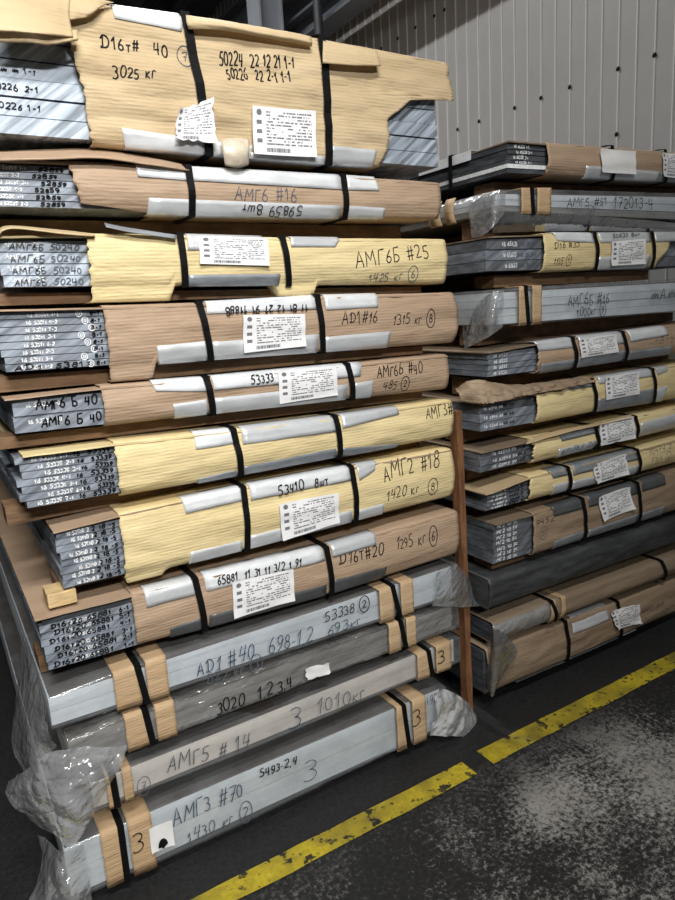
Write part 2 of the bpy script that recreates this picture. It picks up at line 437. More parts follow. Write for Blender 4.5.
for lab, za, zb in (('lower', 3.44, 3.62), ('upper', 3.76, 4.10)):
    t = empty('runway_beam', (W - 0.30, 5.0, za), lab + ' of two steel runway beams along the cladded wall behind the topmost bundle', 'beam', 'runway beams')
    box('flange', W - 0.40, W - 0.22, 1.0, 13.9, za, za + .02, 'steel_paint', t)
    box('web', W - 0.32, W - 0.30, 1.0, 13.9, za + .02, zb - .02, 'steel_paint', t)
    box('flange', W - 0.40, W - 0.22, 1.0, 13.9, zb - .02, zb, 'steel_paint', t)

for i, (lx, ly, lz, turn, tilt, ln, w) in enumerate(LAMPS):
    t = empty('hall_or_fill_lamp', (0, 0, 0), ('linear hall lamp hung above the aisle and turned to the stacks', 'added fill lamp farther down the aisle, turned to the stacks', 'linear hall lamp hung above the two stacks along the hall')[i], 'lamp')
    box('housing', -ln / 2, ln / 2, -.13, .13, .04, .10, 'steel_paint', t)
    box('diffuser', -ln / 2 + .02, ln / 2 - .02, -.11, .11, .012, .04, 'lit', t)
    for q in (-1, 1):
        box('hanger', q * ln * .4 - .006, q * ln * .4 + .006, -.006, .006, .10, .60, 'dark_steel', t)
    l = bpy.data.lights.new('lamp_light', 'AREA')
    l.shape = 'RECTANGLE'; l.size = ln; l.size_y = 0.22; l.energy = w; l.color = LAMP_TINT; l.spread = math.radians((115, 75, 180)[i])
    lo = bpy.data.objects.new('lamp_light', l); COL.objects.link(lo); lo.parent = t
    t.location = (lx, ly, lz); t.rotation_euler = (math.radians(tilt), 0, math.radians(turn))

# floor markings
def floor_line(name, x0, x1, e0, e1, ya, yb, label):
    n = 40
    v = []
    for i in range(n + 1):
        t = i / n
        j0 = 0.004 * fbm(t * 60, 3.3, 0); j1 = 0.004 * fbm(t * 60, 9.1, 0)
        v += [(x0 + (x1 - x0) * t + e0 * (1 - t), ya + j0, 0.0025), (x0 + (x1 - x0) * t, yb + j1, 0.0025)]
    return tag(mesh_obj(name, v, [(2 * i, 2 * i + 2, 2 * i + 3, 2 * i + 1) for i in range(n)], 'floor_yellow'), label, 'floor marking', 'yellow floor line')
floor_line('floor_line', -0.9, 1.27, 0, 0, 1.412, 1.484, 'worn yellow floor line nearest the camera, before the tall stack')
floor_line('floor_line', 1.345, 3.15, 0, 0, 1.420, 1.496, 'worn yellow floor line running on past the darker stack to the right')

# ------------------------------------------------------------------ handwriting (a stroke alphabet)
def arc(cx, cy, rx, ry, a0, a1, n=9):
    return [(cx + rx * math.cos(math.radians(a0 + (a1 - a0) * i / n)), cy + ry * math.sin(math.radians(a0 + (a1 - a0) * i / n))) for i in range(n + 1)]
G = {
 '0': (.55, [arc(.28, .5, .25, .48, 80, 440, 14)]),
 '1': (.38, [[(.02, .62), (.25, 1), (.22, 0)]]),
 '2': (.55, [arc(.26, .72, .24, .27, 160, -35) + [(.02, .02), (.55, .06)]]),
 '3': (.52, [arc(.22, .76, .24, .23, 140, -85, 8) + arc(.22, .27, .28, .27, 80, -140, 9)]),
 '4': (.56, [[(.10, .98), (.02, .42), (.52, .48)], [(.42, 1.0), (.38, 0)]]),
 '5': (.54, [[(.12, .96), (.08, .55)] + arc(.20, .30, .28, .29, 100, -140, 9), [(.12, .96), (.52, 1.0)]]),
 '6': (.54, [[(.42, 1.0), (.14, .62), (.05, .28)] + arc(.27, .26, .22, .25, 180, 500, 12)]),
 '7': (.52, [[(.02, .92), (.50, .98), (.20, 0)], [(.12, .46), (.44, .52)]]),
 '8': (.52, [arc(.27, .75, .19, .23, -90, 270, 11) + arc(.26, .27, .24, .26, 90, -270, 11)]),
 '9': (.52, [arc(.25, .70, .21, .27, 0, 360, 12) + [(.46, .62), (.38, .25), (.12, 0)]]),
 'А': (.66, [[(0, 0), (.34, 1), (.60, 0)], [(.10, .36), (.52, .38)]]),
 'М': (.80, [[(0, 0), (.10, .95), (.36, .35), (.66, 1), (.74, 0)]]),
 'Г': (.52, [[(.04, 0), (.06, .96), (.52, 1.0)]]),
 'Д': (.80, [[(.22, .92), (.20, .10)], [(.02, .72), (.20, .98)] + arc(.30, .54, .42, .45, 80, -95, 9) + [(.02, .06), (.10, .22)]]),
 'Б': (.58, [[(.50, 1), (.06, .96), (.06, .02)] + arc(.22, .26, .28, .25, -110, 110, 8)]),
 'Т': (.55, [[(0, .98), (.55, 1.0)], [(.28, .98), (.26, 0)]]),
 'т': (.46, [[(0, .60), (.46, .62)], [(.23, .60), (.22, 0)]]),
 'к': (.44, [[(.04, .62), (.02, 0)], [(.40, .62), (.05, .28), (.42, 0)]]),
 'г': (.34, [[(.03, 0), (.05, .55), (.20, .62), (.34, .52)]]),
 'ш': (.62, [[(.02, .6), (.04, .05), (.28, .08), (.30, .6)], [(.30, .1), (.54, .05), (.58, .6)]]),
 '#': (.64, [[(.22, 1), (.12, 0)], [(.50, 1), (.40, 0)], [(.0, .64), (.64, .70)], [(.0, .30), (.62, .36)]]),
 '№': (.80, [[(0, 0), (.06, 1), (.36, 0), (.42, 1)], arc(.64, .6, .13, .2, 90, 450, 10)]),
 '-': (.42, [[(.04, .42), (.38, .46)]]),
 '/': (.40, [[(.02, 0), (.36, 1)]]),
 '.': (.20, [[(.06, .0), (.12, .04)]]),
 ',': (.22, [[(.12, .10), (.04, -.16)]]),
 ' ': (.40, []),
 '~': (.9, [[(0, .2), (.15, .8), (.25, .1), (.42, .9), (.5, .2), (.66, .8), (.78, .1), (.9, .7)]]),
}
def text_strokes(text):
    x = 0.0; out = []; i = 0
    while i < len(text):
        ch = text[i]
        if ch == '@':                      # the next character is ringed
            i += 1; ch = text[i]
            w, st = G[ch]
            out.append([(a + x + .62 - w / 2, b) for a, b in arc(w / 2, .5, .62, .95, 60, 425, 18)])
            out += [[(a * .85 + x + .62 - w / 2 + .04, b * .85 + .08) for a, b in s] for s in st]
            x += 1.42
        else:
            w, st = G[ch]
            sl = random.uniform(-.05, .22); dy = random.uniform(-.09, .09); k = random.uniform(.85, 1.15)
            out += [[((a + b * sl) * k + x, b * k + dy) for a, b in s] for s in st]
            x += w * k + .17
        i += 1
    return out, max(x - .17, .1)

def writing(text, p0, p1, h, surf, parent, mat='ink', thick=0.0020, name='marker_writing'):
    """p0, p1: baseline ends as (x, z); h: letter height in metres; surf(x, z) -> y of the carrier"""
    st, wid = text_strokes(text)
    dx, dz = p1[0] - p0[0], p1[1] - p0[1]
    L = math.hypot(dx, dz); ux, uz = dx / L, dz / L
    vx, vz = -uz, ux
    if h < 0: pass
    V, Fc = [], []
    for s in st:
        pts = []
        for a, b in zip(s, s[1:]):
            n = 3 if math.hypot(b[0] - a[0], b[1] - a[1]) > .3 else 1
            pts += [(a[0] + (b[0] - a[0]) * k / n, a[1] + (b[1] - a[1]) * k / n) for k in range(n)]
        pts.append(s[-1])
        P = [(p0[0] + ux * a / wid * L + vx * b * h, p0[1] + uz * a / wid * L + vz * b * h) for a, b in pts]
        base = len(V)
        for k, q in enumerate(P):
            a = P[max(0, k - 1)]; b = P[min(len(P) - 1, k + 1)]
            tx, tz = b[0] - a[0], b[1] - a[1]; l = math.hypot(tx, tz) + 1e-9
            w = thick * random.uniform(.42, .58)
            for sg in (1, -1):
                xx, zz = q[0] - tz / l * w * sg, q[1] + tx / l * w * sg
                V.append((xx, surf(xx, zz), zz))
        for k in range(len(P) - 1):
            Fc.append((base + 2 * k, base + 2 * k + 1, base + 2 * k + 3, base + 2 * k + 2))
    return mesh_obj(name, V, Fc, mat, parent)

# ------------------------------------------------------------------ sheets: crumpled film, torn flaps
def catmull(P, t):
    n = len(P) - 1; f = min(max(t * n, 0), n - 1e-6); i = int(f); f -= i
    p1, p2 = P[i], P[i + 1]
    p0 = P[i - 1] if i > 0 else p1 + (p1 - p2); p3 = P[i + 2] if i + 2 <= n else p2 + (p2 - p1)
    return 0.5 * ((2 * p1) + (p2 - p0) * f + (2 * p0 - 5 * p1 + 4 * p2 - p3) * f * f + (3 * p1 - p0 - 3 * p2 + p3) * f ** 3)
def sheet(name, rows, mat, parent, nu=26, nv=30, crumple=0.01, freq=14, solid=0.0, seed=0.0, ragged=0.0, smooth=True):
    R = [[onY(*c) if not isinstance(c, Vector) else c for c in r] for r in rows]
    rag = lambda k, q: ragged * fbm(k * 40 + seed, q, 1.7)
    V = []
    for i in range(nu):
        t = i / (nu - 1)
        for j in range(nv):
            s = j / (nv - 1)
            tt = min(max(t + (rag(s, 3.1) if i == nu - 1 else rag(s, 7.9) if i == 0 else 0), 0), 1)
            col = [catmull(r, s) for r in R]
            p = catmull(col, tt)
            q = p * freq * 0.5 + Vector((seed, seed * 2, 0))
            q2 = Vector((q.x + 0.5 * q.z, q.y, q.z - 0.4 * q.x))
            d = 1.5 * abs(noise.noise(q2)) + 0.6 * abs(noise.noise(q2 * 2.1)) + 0.2 * abs(noise.noise(q2 * 4.3)) - 0.5 if crumple else 0
            d2 = noise.noise(q * 0.5)
            V.append(p + Vector((0.3 * d2, -1.2 * d - 0.3 * d2, 0.3 * d2)) * crumple)
    return mesh_obj(name, V, grid_faces(nu, nv), mat, parent, smooth=smooth, solid=solid)

# ------------------------------------------------------------------ bundles
Y0 = 1.61
PROFILE = {}
for line in """
L1|[(0.150,2.099),(0.412,2.101),(0.636,2.108),(0.981,2.107),(1.385,2.100)]|[(0.150,1.836),(0.370,1.828),(0.659,1.824),(0.983,1.818),(1.364,1.824)]
L2|[(0.168,1.784),(0.334,1.786),(0.600,1.784),(1.018,1.783),(1.343,1.779)]|[(0.168,1.693),(0.321,1.690),(0.590,1.685),(1.021,1.684),(1.347,1.686)]
L3|[(0.165,1.634),(0.351,1.636),(0.560,1.633),(0.836,1.626),(1.364,1.622)]|[(0.165,1.531),(0.337,1.529),(0.555,1.524),(0.829,1.517),(1.359,1.502)]
L4|[(0.150,1.487),(0.364,1.480),(0.592,1.475),(0.934,1.477),(1.390,1.468)]|[(0.140,1.354),(0.358,1.350),(0.604,1.344),(0.933,1.336),(1.389,1.325)]
L5|[(0.150,1.301),(0.336,1.302),(0.586,1.294),(1.010,1.288),(1.356,1.286)]|[(0.146,1.219),(0.330,1.215),(0.598,1.210),(1.011,1.198),(1.356,1.187)]
L6|[(0.135,1.174),(0.349,1.169),(0.652,1.156),(0.961,1.148),(1.371,1.146)]|[(0.132,1.050),(0.345,1.044),(0.655,1.040),(0.960,1.040),(1.367,1.036)]
L7|[(0.192,0.990),(0.339,0.998),(0.660,1.001),(0.998,0.998),(1.366,0.992)]|[(0.197,0.844),(0.336,0.837),(0.655,0.836),(1.005,0.841),(1.361,0.843)]
L8|[(0.127,0.796),(0.343,0.793),(0.506,0.789),(0.902,0.780),(1.380,0.786)]|[(0.129,0.657),(0.337,0.660),(0.521,0.651),(0.908,0.640),(1.388,0.645)]
L9|[(0.120,0.593),(0.273,0.603),(0.407,0.608),(1.073,0.601),(1.374,0.607)]|[(0.125,0.515),(0.284,0.512),(0.395,0.509),(1.074,0.505),(1.388,0.500)]
L10|[(0.133,0.468),(0.280,0.483),(0.410,0.478),(0.543,0.481),(1.088,0.481),(1.370,0.468)]|[(0.151,0.388),(0.292,0.394),(0.400,0.392),(0.534,0.395),(1.106,0.394),(1.376,0.388)]
L11|[(0.186,0.335),(0.270,0.340),(0.587,0.334),(1.198,0.342),(1.375,0.348)]|[(0.188,0.258),(0.278,0.261),(0.579,0.255),(1.211,0.265),(1.376,0.261)]
L12|[(0.105,0.190),(0.187,0.192),(0.314,0.191),(0.573,0.190),(1.103,0.190),(1.309,0.189)]|[(0.105,0.043),(0.226,0.043),(0.298,0.040),(0.556,0.036),(1.096,0.046),(1.312,0.040)]
R1|[(1.626,1.914),(1.783,1.915),(2.031,1.918),(2.80,1.930)]|[(1.630,1.822),(1.783,1.823),(2.049,1.824),(2.80,1.833)]
R2|[(1.595,1.768),(1.802,1.775),(2.80,1.788)]|[(1.594,1.708),(1.802,1.704),(2.80,1.690)]
R3|[(1.535,1.633),(1.766,1.639),(2.034,1.639),(2.74,1.647)]|[(1.533,1.529),(1.766,1.524),(2.037,1.526),(2.74,1.523)]
R4|[(1.565,1.470),(1.657,1.473),(2.76,1.471)]|[(1.575,1.363),(1.752,1.360),(2.76,1.354)]
R5|[(1.536,1.281),(1.743,1.291),(1.933,1.295),(2.203,1.295),(2.74,1.303)]|[(1.535,1.199),(1.757,1.195),(1.940,1.196),(2.207,1.198),(2.74,1.195)]
R6|[(1.499,1.118),(1.738,1.125),(2.042,1.142),(2.383,1.143),(2.72,1.145)]|[(1.501,1.026),(1.743,1.025),(2.050,1.026),(2.402,1.018),(2.72,1.013)]
R7|[(1.491,0.962),(1.719,0.966),(2.052,0.967),(2.288,0.973),(2.70,0.973)]|[(1.494,0.890),(1.728,0.888),(2.065,0.892),(2.303,0.896),(2.70,0.900)]
R8|[(1.514,0.822),(1.704,0.840),(1.910,0.840),(2.306,0.841),(2.72,0.850)]|[(1.517,0.754),(1.718,0.758),(1.916,0.757),(2.317,0.750),(2.72,0.750)]
R9|[(1.548,0.706),(1.718,0.704),(1.998,0.708),(2.307,0.709),(2.75,0.713)]|[(1.555,0.559),(1.723,0.553),(2.007,0.554),(2.327,0.548),(2.75,0.540)]
R10|[(1.513,0.514),(2.72,0.506)]|[(1.518,0.410),(2.72,0.397)]
R11|[(1.528,0.348),(1.815,0.351),(2.73,0.338)]|[(1.533,0.278),(1.826,0.276),(2.73,0.256)]
R12|[(1.517,0.239),(1.886,0.230),(2.73,0.210)]|[(1.523,0.072),(1.915,0.064),(2.73,0.058)]
""".strip().splitlines():
    n_, t_, b_ = line.split('|')
    PROFILE[n_] = (eval(t_), eval(b_))

class Bundle:
    def __init__(s, key, label, depth=2.9, bulge=0.004, wr=0.003, y0=Y0, film=False):
        s.key = key; s.top, s.bot = PROFILE[key]; s.lean = 0.0 if film else 0.009
        if not film: bulge += 0.005; wr += 0.0015
        s.x0 = max(s.top[0][0], s.bot[0][0]) if film else min(s.top[0][0], s.bot[0][0])
        s.x1 = min(s.top[-1][0], s.bot[-1][0])
        s.D = depth; s.y0 = y0; s.bulge = bulge; s.wr = wr; s.seed = (sum(map(ord, key)) * 7 % 97) * 1.37
        zmin = min(z for _, z in s.bot)
        s.e = empty('film_wrapped_bundle' if film else 'plate_bundle', ((s.x0 + s.x1) / 2, y0 + depth / 2, zmin), label, 'bundle',
                    ('bundles in the tall stack' if key[0] == 'L' else 'bundles in the darker stack'))
        s.label = label; s.cover = None
    def zt(s, x): return interp(s.top, x)
    def zb(s, x): return interp(s.bot, x)
    def dent(s, x, z):
        t = (z - s.zb(x)) / (s.zt(x) - s.zb(x)); t = min(max(t, 0), 1)
        w = s.wr * (0.9 * noise.noise((x * 3 + s.seed, z * 22, 0.3)) + 0.6 * noise.noise((x * 14, z * 30 + s.seed, 5.1)))
        return s.bulge * math.sin(math.pi * min(1, t ** 0.8)) - s.lean * (1 - t) ** 2 + w * min(1, 4 * t * (1 - t) + .25)
    def surf(s, off):
        return lambda x, z: s.y0 - 0.004 - s.dent(x, z) - off
    def plates(s, n, mat, gap=0.0016, jx=0.003, jy=0.003, inset=0.011, thick=None, rnd=None, x1=None, mats=None):
        s.pl = []
        r = rnd or random.Random(s.key)
        x1 = x1 or s.x1 - 0.012
        sh = thick or [1] * n; tot = sum(sh); acc = 0
        for k in range(n):                      # from the bottom up
            a, b = acc / tot, (acc + sh[k]) / tot; acc += sh[k]
            xl = s.x0 + r.uniform(0, jx); yf = s.y0 + inset + r.uniform(-jy, jy)
            def z(x, f): return s.zb(x) + 0.003 + (s.zt(x) - s.zb(x) - 0.007) * f
            zl0, zr0, zl1, zr1 = z(xl, a), z(x1, a), z(xl, b) - gap, z(x1, b) - gap
            po = box('plate', xl, x1, yf, s.y0 + s.D - 0.02, (zl0, zr0), (zl1, zr1), (mats[k] if mats else mat), s.e)
            s.pl.append((xl, x1, yf, zl0, zl1, zr0, zr1, po))
        return s
    def plate_write(s, k, text, xa, xb, fa, h, mat, thick):
        """write on the edge of plate k counted from the top; fa: height fraction of the baseline"""
        xl, xr, yf, a0, a1, b0, b1, po = s.pl[len(s.pl) - 1 - k]
        def zz(x, f):
            t = (x - xl) / (xr - xl); lo = a0 + (b0 - a0) * t; hi = a1 + (b1 - a1) * t
            return lo + (hi - lo) * f
        hh = h * (a1 - a0)
        return writing(text, (xa, zz(xa, fa)), (xb, zz(xb, fa)), hh, lambda x, z: yf - 0.0012, po, mat, thick,
                       'stencil_print' if mat == 'whiteink' else 'marker_writing')
    def top_sheet(s, mat='kraft', over=0.006, left=0.006, x1=None, lift=0.0, thick=0.004):
        x1 = x1 or s.x1
        n = 40; ys = [s.y0 - over, s.y0 + 0.03, s.y0 + 0.3, s.y0 + s.D]
        V = []
        for i in range(n + 1):
            x = s.x0 - left + (x1 - s.x0 + left) * i / n
            for q, yy in enumerate(ys):
                w = 0.0008 * fbm(x * 9 + s.seed, q * 3.3, 0.2)
                if q == 0: yy += 0.004 * fbm(x * 40, s.seed, 2.2)
                V.append((x, yy, s.zt(x) - 0.0012 + lift + w))
        mesh_obj('cardboard_top', V, grid_faces(n + 1, len(ys)), mat, s.e, solid=thick)
        return s
    def wrap(s, mat, xl, xr=None, jag=0.006, nz=30, drops=(), left_fn=None, right_fn=None, name='cardboard_wrap', back=True, endcap=True):
        """card or paper folded over the top, the front and under the bundle; torn along its left edge"""
        xr = xr or s.x1
        rows = []
        if back: rows += [('t', s.D), ('t', 0.6), ('t', 0.12)]
        rows += [('t', 0.028), ('t', 0.006)]
        rows += [('f', j / (nz - 1)) for j in range(nz)]
        rows += [('b', 0.01), ('b', 0.14)]
        nx = max(12, int((xr - xl) / 0.012))
        V = []
        for i in range(nx + 1):
            u = i / nx
            for kind, q in rows:
                f = q if kind == 'f' else (0 if kind == 't' else 1)
                a = left_fn(f) if left_fn else xl
                a += jag * fbm(f * 9 + s.seed, s.seed, 4.4, 5) + (jag * .6 * noise.noise((f * 55, s.seed, .5)))
                b = right_fn(f) if right_fn else xr
                if right_fn and not endcap: b += jag * (.6 * fbm(f * 11, s.seed, 8.8, 5) + .8 * noise.noise((f * 60, s.seed, 3.5)))
                a += jag * .5 * noise.noise((f * 130, s.seed, 1.5))
                x = a + (b - a) * u
                zt, zb = s.zt(x), s.zb(x)
                for d0, d1, dz in drops:
                    if d0 < x < d1 and kind != 't':
                        zb -= dz * min(1, (x - d0) / .012, (d1 - x) / .012)
                if kind == 't':
                    V.append((x, s.y0 + q, zt + 0.0045 + 0.0008 * fbm(x * 8, q * 4, s.seed)))
                elif kind == 'b':
                    V.append((x, s.y0 + q, zb - 0.0005))
                else:
                    z = zt + (zb - zt) * q
                    yy = s.surf(0)(x, z)
                    # rounded long edges
                    e = min(q, 1 - q) * (zt - zb)
                    if e < 0.006: yy += 0.004 * (1 - e / 0.006)
                    V.append((x, yy, z + (0.002 if q == 0 else 0)))
        nv = len(rows)
        Fc = grid_faces(nx + 1, nv)
        if endcap:
            r0 = nx * nv
            b0 = len(V)
            V += [(s.x1 - .002, s.y0 + s.D, s.zb(s.x1))]
            if back: Fc.append(tuple(r0 + k for k in range(nv)) + (b0,))
        s.cover = mesh_obj(name, V, Fc, mat, s.e, smooth=True, solid=0.003)
        return s.cover
    def strip(s, quad, mat='zinc', off=0.004, leg=None, name='edge_protector', n=16, seed=None, rag=0.0):
        """quad: four pixels (top left, top right, bottom right, bottom left) on the front face"""
        P = [onY(u, v, s.y0 - 0.006) for u, v in quad]
        V = []
        m = 3
        for i in range(n + 1):
            t = i / n
            for j in range(m + 1):
                f = j / m
                p = (P[0] * (1 - t) + P[1] * t) * (1 - f) + (P[3] * (1 - t) + P[2] * t) * f
                zc = min(p.z, s.zt(p.x) + 0.004)
                zc = max(zc, s.zb(p.x) - 0.004)
                x = p.x + rag * fbm(f * 5, i, s.seed) * (i in (0, n))
                V.append((x, s.surf(off)(x, zc) - 0.001 * noise.noise((x * 30, zc * 20, s.seed)), zc))
        cols = m + 1
        if leg == 'top':                         # the angle's second leg lies back over the top
            V2 = []
            for i in range(n + 1):
                a = V[i * cols]
                V2 += [(a[0], s.y0 + 0.035, max(a[2], s.zt(a[0]) + 0.0085)), (a[0], s.y0 + 0.004, max(a[2], s.zt(a[0]) + 0.0085))] + V[i * cols:(i + 1) * cols]
            V = V2; cols += 2
        elif leg == 'bottom':
            V2 = []
            for i in range(n + 1):
                seg = V[i * cols:(i + 1) * cols]; a = seg[-1]; zz = min(a[2], s.zb(a[0]) - 0.003)
                V2 += seg + [(a[0], s.y0 + 0.004, zz), (a[0], s.y0 + 0.035, zz)]
            V = V2; cols += 2
        return mesh_obj(name, V, grid_faces(n + 1, cols), mat, s.e, smooth=True, solid=0.0015)
    def label_patch(s, quad, off=0.008, mat='label', name='shipping_label', curl=0.004, n=9, torn=0.0, plain=False):
        P = [onY(u, v, s.y0 - 0.01) for u, v in quad]
        V, UV = [], []
        for i in range(n + 1):
            t = i / n
            for j in range(n + 1):
                f = j / n
                tt = t; ff = f
                if torn:
                    if j in (0, n): ff = min(1, max(0, f + torn * fbm(t * 6, j, s.seed)))
                    if i in (0, n): tt = min(1, max(0, t + torn * fbm(f * 6, i + 3, s.seed)))
                p = (P[0] * (1 - tt) + P[1] * tt) * (1 - ff) + (P[3] * (1 - tt) + P[2] * tt) * ff
                c = curl * (abs(t - .5) * 2) ** 4 * (abs(f - .5) * 2) ** 2 + 0.0015 * noise.noise((t * 4, f * 4, s.seed))
                V.append((p.x, min(s.surf(off)(p.x, min(max(p.z, s.zb(p.x)), s.zt(p.x))), s.surf(off)(p.x, (s.zb(p.x) + s.zt(p.x)) / 2) + .004) - c, p.z)); UV.append((tt, 1 - ff))
        return mesh_obj(name, V, grid_faces(n + 1, n + 1), mat, s.e, uvs=UV, smooth=True)
    def strap(s, ptop, pbot, w=0.0165, off=0.0095, back=True):
        a = onY(*ptop, s.y0 - .01); b = onY(*pbot, s.y0 - .01)
        path = []
        zt, zb = s.zt(a.x) + 0.0115, s.zb(b.x) - 0.006
        if back: path += [(a.x, s.y0 + s.D, zt), (a.x, s.y0 + 0.05, zt)]
        path += [(a.x, s.y0 + 0.004, zt)]
        n = 10
        for i in range(n + 1):
            f = i / n; x = a.x + (b.x - a.x) * f; z = (zt - 0.003) + (zb + 0.003 - zt) * f
            path.append((x, s.surf(off)(x, z), z))
        path += [(b.x, s.y0 + 0.004, zb), (b.x, s.y0 + 0.3, zb)]
        V = []
        for p in path:
            V += [(p[0] - w / 2, p[1], p[2]), (p[0] + w / 2, p[1], p[2])]
        return mesh_obj('strap', V, [(2 * i, 2 * i + 1, 2 * i + 3, 2 * i + 2) for i in range(len(path) - 1)], 'strap', s.e, solid=0.0012)
    def write(s, text, p0, p1, hpx, off=0.0022, mat='ink', thick=0.0026):
        yy = s.y0 - 0.006
        a, b = onY(*p0, yy), onY(*p1, yy)
        c = onY(p0[0], p0[1] - abs(hpx), yy)
        return writing(text, (a.x, a.z), (b.x, b.z), (c.z - a.z), s.surf(off), (s.cover if (off < 0.0045 or s.lean == 0.0) and s.cover else s.e), mat, thick)
    def pad(s, xa, xb, top=True, deep=0.16, mat='pad', off=0.006):
        """cardboard pad under a strap: lies on the top, bends down the front"""
        V = []; n = 6; nz = 8
        rows = ([('t', deep), ('t', 0.05), ('t', 0.004)] if top else []) + [('f', j / (nz - 1)) for j in range(nz)] + [('b', .03)]
        for i in range(n + 1):
            for kind, q in rows:
                x = xa + (xb - xa) * i / n + (0.002 * noise.noise((q * 12, xa * 50, i)) if i in (0, n) else 0)
                zt, zb = s.zt(x) + 0.007, s.zb(x) - 0.004
                if kind == 't': V.append((x, s.y0 + q, zt))
                elif kind == 'b': V.append((x, s.y0 + q, zb))
                else:
                    z = zt + (zb - zt) * q
                    V.append((x, s.surf(off)(x, z) - 0.0015 * noise.noise((x * 90, z * 60, 2)), z))
        return mesh_obj('cardboard_pad', V, grid_faces(n + 1, len(rows)), mat, s.e, smooth=True, solid=0.003)
    def film(s, mat='film', amp=0.006, name='film_wrap', xr=None):
        box('shade_sheet', s.x0 + .004, s.x1 - .014, s.y0 + .013, s.y0 + s.D - .03, (s.zt(s.x0) - .0055, s.zt(s.x1) - .0055), (s.zt(s.x0) - .001, s.zt(s.x1) - .001), 'topshade', s.e)  # added dark sheet so the top under the film reads as shaded
        """transparent film pulled round the top, front, underside and left end"""
        xr = xr or s.x1
        nz = 16; nx = int((xr - s.x0) / 0.010)
        rows = [('t', s.D), ('t', 0.8), ('t', 0.3), ('t', 0.15), ('t', 0.07), ('t', 0.03), ('t', 0.008)] + [('f', j / (nz - 1)) for j in range(nz)] + [('b', .01), ('b', .1)]
        V = []
        for i in range(nx + 1):
            x = s.x0 - 0.004 + (xr - s.x0 + 0.008) * i / nx
            for kind, q in rows:
                zt, zb = s.zt(x), s.zb(x)
                if kind == 't':
                    d = noise.ridged_multi_fractal((x * 6 + s.seed, q * 9, 0.4), 0.8, 2.1, 3, 0.9, 2.0) - 1
                    V.append((x, s.y0 + q, zt + 0.005 + amp * .5 * max(d, -.6)))
                elif kind == 'b': V.append((x, s.y0 + q, zb - 0.002))
                else:
                    z = zt + (zb - zt) * q
                    d = noise.ridged_multi_fractal((x * 7 + s.seed, z * 16, 0.7), 0.8, 2.1, 4, 0.9, 2.0) - 1
                    V.append((x, s.y0 - 0.003 - amp * (0.5 + 0.5 * max(d, -1)), z + (0.003 if q == 0 else 0)))
        Fc = grid_faces(nx + 1, len(rows)); nv = len(rows)
        b0 = len(V); V.append((s.x0 - .004, s.y0 + s.D, s.zb(s.x0)))
        Fc.append(tuple(range(nv - 1, -1, -1)) + (b0,))
        s.cover = mesh_obj(name, V, Fc, mat, s.e, smooth=True)
        return s.cover

B = {}
# ---- tall stack, top to bottom
b = B['L1'] = Bundle('L1', 'topmost thick bundle of the tall stack, straw cardboard marked Д16т# 40 and 3025 кг', bulge=0.006, wr=0.008)
b.plates(7, 'alu_sawn', jx=0.006, jy=0.004, gap=0.003)
b.top_sheet('straw', over=0.004)
def l1_right(f):
    pts = [(0.0, 1.385), (0.20, 1.392), (0.36, 1.400), (0.375, 1.275), (0.40, 1.245), (0.47, 1.225), (0.55, 1.185), (0.60, 1.165), (0.75, 1.168), (0.85, 1.165), (1.0, 1.145)]
    return interp(pts, f)
def l1_left(f):
    return interp([(0, 0.345), (0.12, 0.352), (0.3, 0.366), (0.5, 0.372), (0.7, 0.380), (1, 0.386)], f)
b.wrap('straw', 0.37, 1.385, jag=0.008, nz=44, left_fn=l1_left, right_fn=l1_right, endcap=False)
b.strip([(111, 5), (183, 19), (181, 32), (114, 19)], 'white_strip', leg='top')
b.strip([(121, 128), (206, 140), (206, 152), (126, 146)], 'white_strip', leg='bottom')
b.strip([(208, 140), (252, 146), (252, 157), (208, 153)], 'white_strip', leg='bottom')
b.strip([(250, 152), (325, 156), (326, 168), (250, 163)], 'zinc', leg='bottom')
b.strip([(331, 146), (377, 150), (375, 161), (331, 159)], 'zinc', leg='bottom')
b.strap((185, 20), (210, 150), w=0.021); b.strap((321, 41), (330, 166), w=0.021)
b.label_patch([(250, 107), (314, 112), (315, 158), (252, 155)])
b.label_patch([(176, 111), (210, 100), (215, 145), (172, 141)], torn=0.10, curl=0.012, off=0.011)
b.write('Д16т#  40', (100, 48), (168, 57), 13, thick=0.0034); b.write('@7', (178, 62), (193, 63), 11, mat='pencil')
b.write('3025 кг', (112, 79), (154, 81), 11, thick=0.0032)
b.write('50224  22 12 21 1-1', (219, 66), (293, 70), 13, thick=0.0036); b.write('50226  22 2-1 1-1', (226, 80), (289, 84), 11, thick=0.0036)
b.plate_write(3, '~ ~ 1-1', .225, .29, .25, .34, 'ink', .0022); b.plate_write(4, '50226 2-1', .20, .29, .3, .36, 'ink', .0026); b.plate_write(5, '50226 1-1', .20, .29, .35, .34, 'ink', .0026)
sheet('torn_flap', [[(-8, -14, 1.585), (20, -12, 1.583), (48, -8, 1.585), (70, -4, 1.59)], [(-8, 8, 1.565), (25, 10, 1.56), (45, 12, 1.562), (69, 16, 1.575)], [(-8, 31, 1.545), (25, 33, 1.543), (50, 35, 1.545), (73, 37, 1.56)]], 'straw', b.e, crumple=0.004, freq=9, solid=0.004, ragged=0.012, seed=2)
sheet('torn_flap', [[(-8, 30, 1.575), (25, 31, 1.573), (50, 33, 1.573), (77, 31, 1.58)], [(-8, 41, 1.560), (25, 42, 1.556), (50, 44, 1.556), (78, 40, 1.566)]], 'straw', b.e, nu=8, crumple=0.004, freq=16, solid=0.005, ragged=0.03, seed=9)
